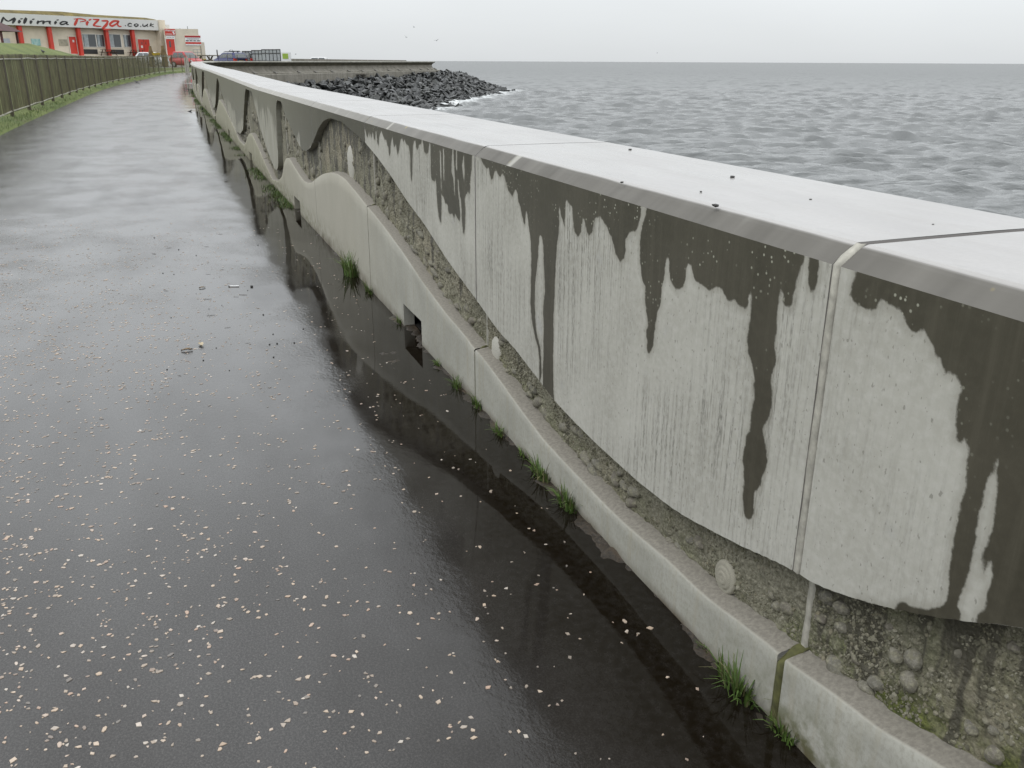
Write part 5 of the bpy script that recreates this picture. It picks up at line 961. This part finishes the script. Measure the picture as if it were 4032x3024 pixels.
BS = bird_mesh('bird', M_BIRD, False); BF = bird_mesh('bird', M_BIRD, True); BG = bird_mesh('bird', M_GULL, True)
for i, (x, y) in enumerate([(748, 446), (797, 436), (742, 356), (757, 366), (727, 326), (741, 312)]):
    p = ground(x, y, float(base_z(20 + i * 4))); o = put('bird', BS, loc=(p[0], p[1], p[2] + .051), rot=(0, 0, random.uniform(0, 6.28)), scale=(.55,) * 3); tag(o, 'small dark bird standing on the wet path near the wall foot', 'bird', 'birds feeding on the path')
p = ground(541, 345, .10); tag(put('bird', BF, loc=(p[0], p[1], p[2] + .25), rot=(.5, -.4, 1.0), scale=(.6,) * 3), 'dark bird flapping just above the middle of the path', 'bird')
for x, y, dz, k in ((365, 540, 0, 1.2), (400, 548, 0, 1.1), (455, 550, 0, 1.1)):
    p = at(x * C1, y * C1, 50); best = min(rows_all := [q for q in GROUND.data.vertices], key=lambda v_: abs(math.atan2(v_.co.x, v_.co.y) - math.atan2(p[0], p[1])) * 400 + abs((v_.co.z - EYE) / math.hypot(v_.co.x, v_.co.y) - (p[2] - EYE) / math.hypot(p[0], p[1])) * 900)
    tag(put('bird', BS, loc=(best.co.x, best.co.y, best.co.z + .13), rot=(0, 0, x), scale=(1.5,) * 3), 'black bird feeding on the grass mound below the cafe', 'bird', 'birds on the mound')
for (x, y, d, ro, lb) in ((1630, 107, 150, (.3, .1, .5), 'distant grey gull gliding highest over the sea wall'), (1599, 147, 120, (.5, -.3, 2.2), 'grey gull banking over the end of the sea wall'), (1719, 160, 120, (-.2, .2, 1.0), 'dark gull flying over the armour rocks'), (1164, 214, 150, (.2, .2, .3), 'tiny gull flying behind the green cabinet'), (2588, 209, 320, (.2, .2, .3), 'tiny far gull just above the sea horizon')):
    p = at(x, y, d); tag(put('bird', BG, loc=tuple(p), rot=ro, scale=(1.0 if d < 200 else 1.5,) * 3), lb, 'bird')

# ------------------------------------------------------------------ litter and scraps
def on_path(x, y):
    p = ground(x, y); rel = p[:2] - O2; s, n = float(rel @ DR), float(rel @ NN); return p[0], p[1], float(path_z(np.array(s), np.array(n)))
M_TWIG = plain('brown_twig', (.05, .032, .02), .8, .3, 40); M_LEAF = plain('brown_leaf', (.13, .085, .04), .6, .35, 60); M_LEAFP = plain('pale_leaf', (.36, .30, .20), .6, .3, 60); M_PEB = plain('dark_grit', (.03, .028, .026), .6, .3, 60)
def leaf_mesh(mat, seed):
    r = random.Random(seed); v = []; n = 9
    for i in range(n): t = i / (n - 1); w = .020 * math.sin(math.pi * t) ** .8 + .001; c = .005 * math.sin(3 * t); v += [((t - .5) * .075, -w, .005 + c + r.uniform(0, .008)), ((t - .5) * .075, 0, .002 + c), ((t - .5) * .075, w, .005 + c + r.uniform(0, .008))]
    f = [(3 * i + j, 3 * i + j + 1, 3 * i + j + 4, 3 * i + j + 3) for i in range(n - 1) for j in range(2)]; return mesh_data('leaf', v, f, mat, smooth=True)
def twig_mesh(seed):
    r = random.Random(seed); mb = MB(); p = Vector((-.05, 0, .003)); q = p
    for i in range(5): q = p + Vector((.022, r.uniform(-.008, .008), r.uniform(-.001, .002))); mb.tube(p, q, .0022, 5, .0018); p = q
    mb.tube((-.01, 0, .003), (.012, .018, .006), .0014, 4); return mb.mesh('twig', M_TWIG)
K4 = .3616; px4 = lambda x, y: on_path(600 + K4 * x, 900 + K4 * y)
for i, (x, y, m_, sc, lb) in enumerate(((380, 1365, M_LEAF, 1.0, 'curled dark brown leaf on the open wet path'), (535, 1305, M_LEAFP, 1.05, 'pale crumpled leaf beside a dark brown leaf'), (545, 672, M_LEAF, .75, 'small ragged brown leaf left of the cigarette end'))):
    p = px4(x, y); tag(put('leaf', leaf_mesh(m_, i), loc=p, rot=(0, 0, .4 + i * 1.7), scale=(sc * .8, sc * .62, sc * .9)), lb, 'leaf')
p = px4(892, 652); cg = lthing('cigarette_end', 'white cigarette end with dark tip lying on wet path', 'litter'); cg.location = p; cg.rotation_euler = (0, 0, .12); put('paper', MB().tube((-.03, 0, .0045), (.034, 0, .0045), .0042, 10).mesh('paper', M_SIGNW), cg); put('tip', MB().tube((-.038, 0, .0045), (-.0302, 0, .0045), .0042, 10).mesh('tip', M_TWIG), cg)
TW = [twig_mesh(i) for i in range(4)]
for i, (x, y) in enumerate(((180, 232), (395, 57), (740, 75), (760, 465), (605, 520), (1040, 1272), (640, 978), (20, 300), (600, 797), (150, 708), (985, 742), (590, 213), (910, 765), (300, 1640), (820, 1110))):
    p = px4(x, y); tag(put('twig', TW[i % 4], loc=p, rot=(0, 0, random.uniform(-.6, .6)), scale=(random.uniform(.25, .5),) * 3), 'thin dark twig scrap lying on the wet path', 'twig', 'twig scraps on the path')
for i, (x, y) in enumerate(((290, 250), (620, 905), (210, 1005), (165, 1575), (840, 1573), (697, 1332), (1278, 1283), (1360, 1270), (1548, 1255), (480, 312), (22, 122), (1208, 957), (1315, 1168), (1645, 1100), (1085, 650), (480, 735), (118, 515), (237, 525), (1320, 1420), (560, 1470), (1040, 690), (760, 860), (1150, 185))):
    p = px4(x, y); k = (.010 if i == 14 else random.uniform(.0025, .0055)); o = put('grit_lump', PEB_LOW[i % 6], loc=(p[0], p[1], p[2] + k * .5), rot=(0, 0, i), scale=(k, k, k * .8)); tag(o, 'small dark grit lump on the wet path', 'grit', 'grit lumps on the path')
PG = pebble_mesh('grit', 55, 1, .25); PG.materials[0] = M_PEB
for o in COL.objects:
    if o.name.startswith('grit_lump'): o.data = PG
tops = [(2400 + .738 * x, 200 + .738 * y, k) for x, y, k in ((110, 530, .010), (657, 678, .012), (65, 705, .008), (488, 754, .006), (565, 832, .013), (1073, 795, .005), (1725, 928, .004))]
for x, y, k in tops:
    p = ground(x, y, 1.177); tag(put('grit_on_coping', PG, loc=(p[0], p[1], 1.177 + k * .3), rot=(0, 0, x), scale=(k * .8, k * .6, k * .35)), 'flat dark grit flake lying on the pale wall top', 'grit', 'grit flakes on the wall top')
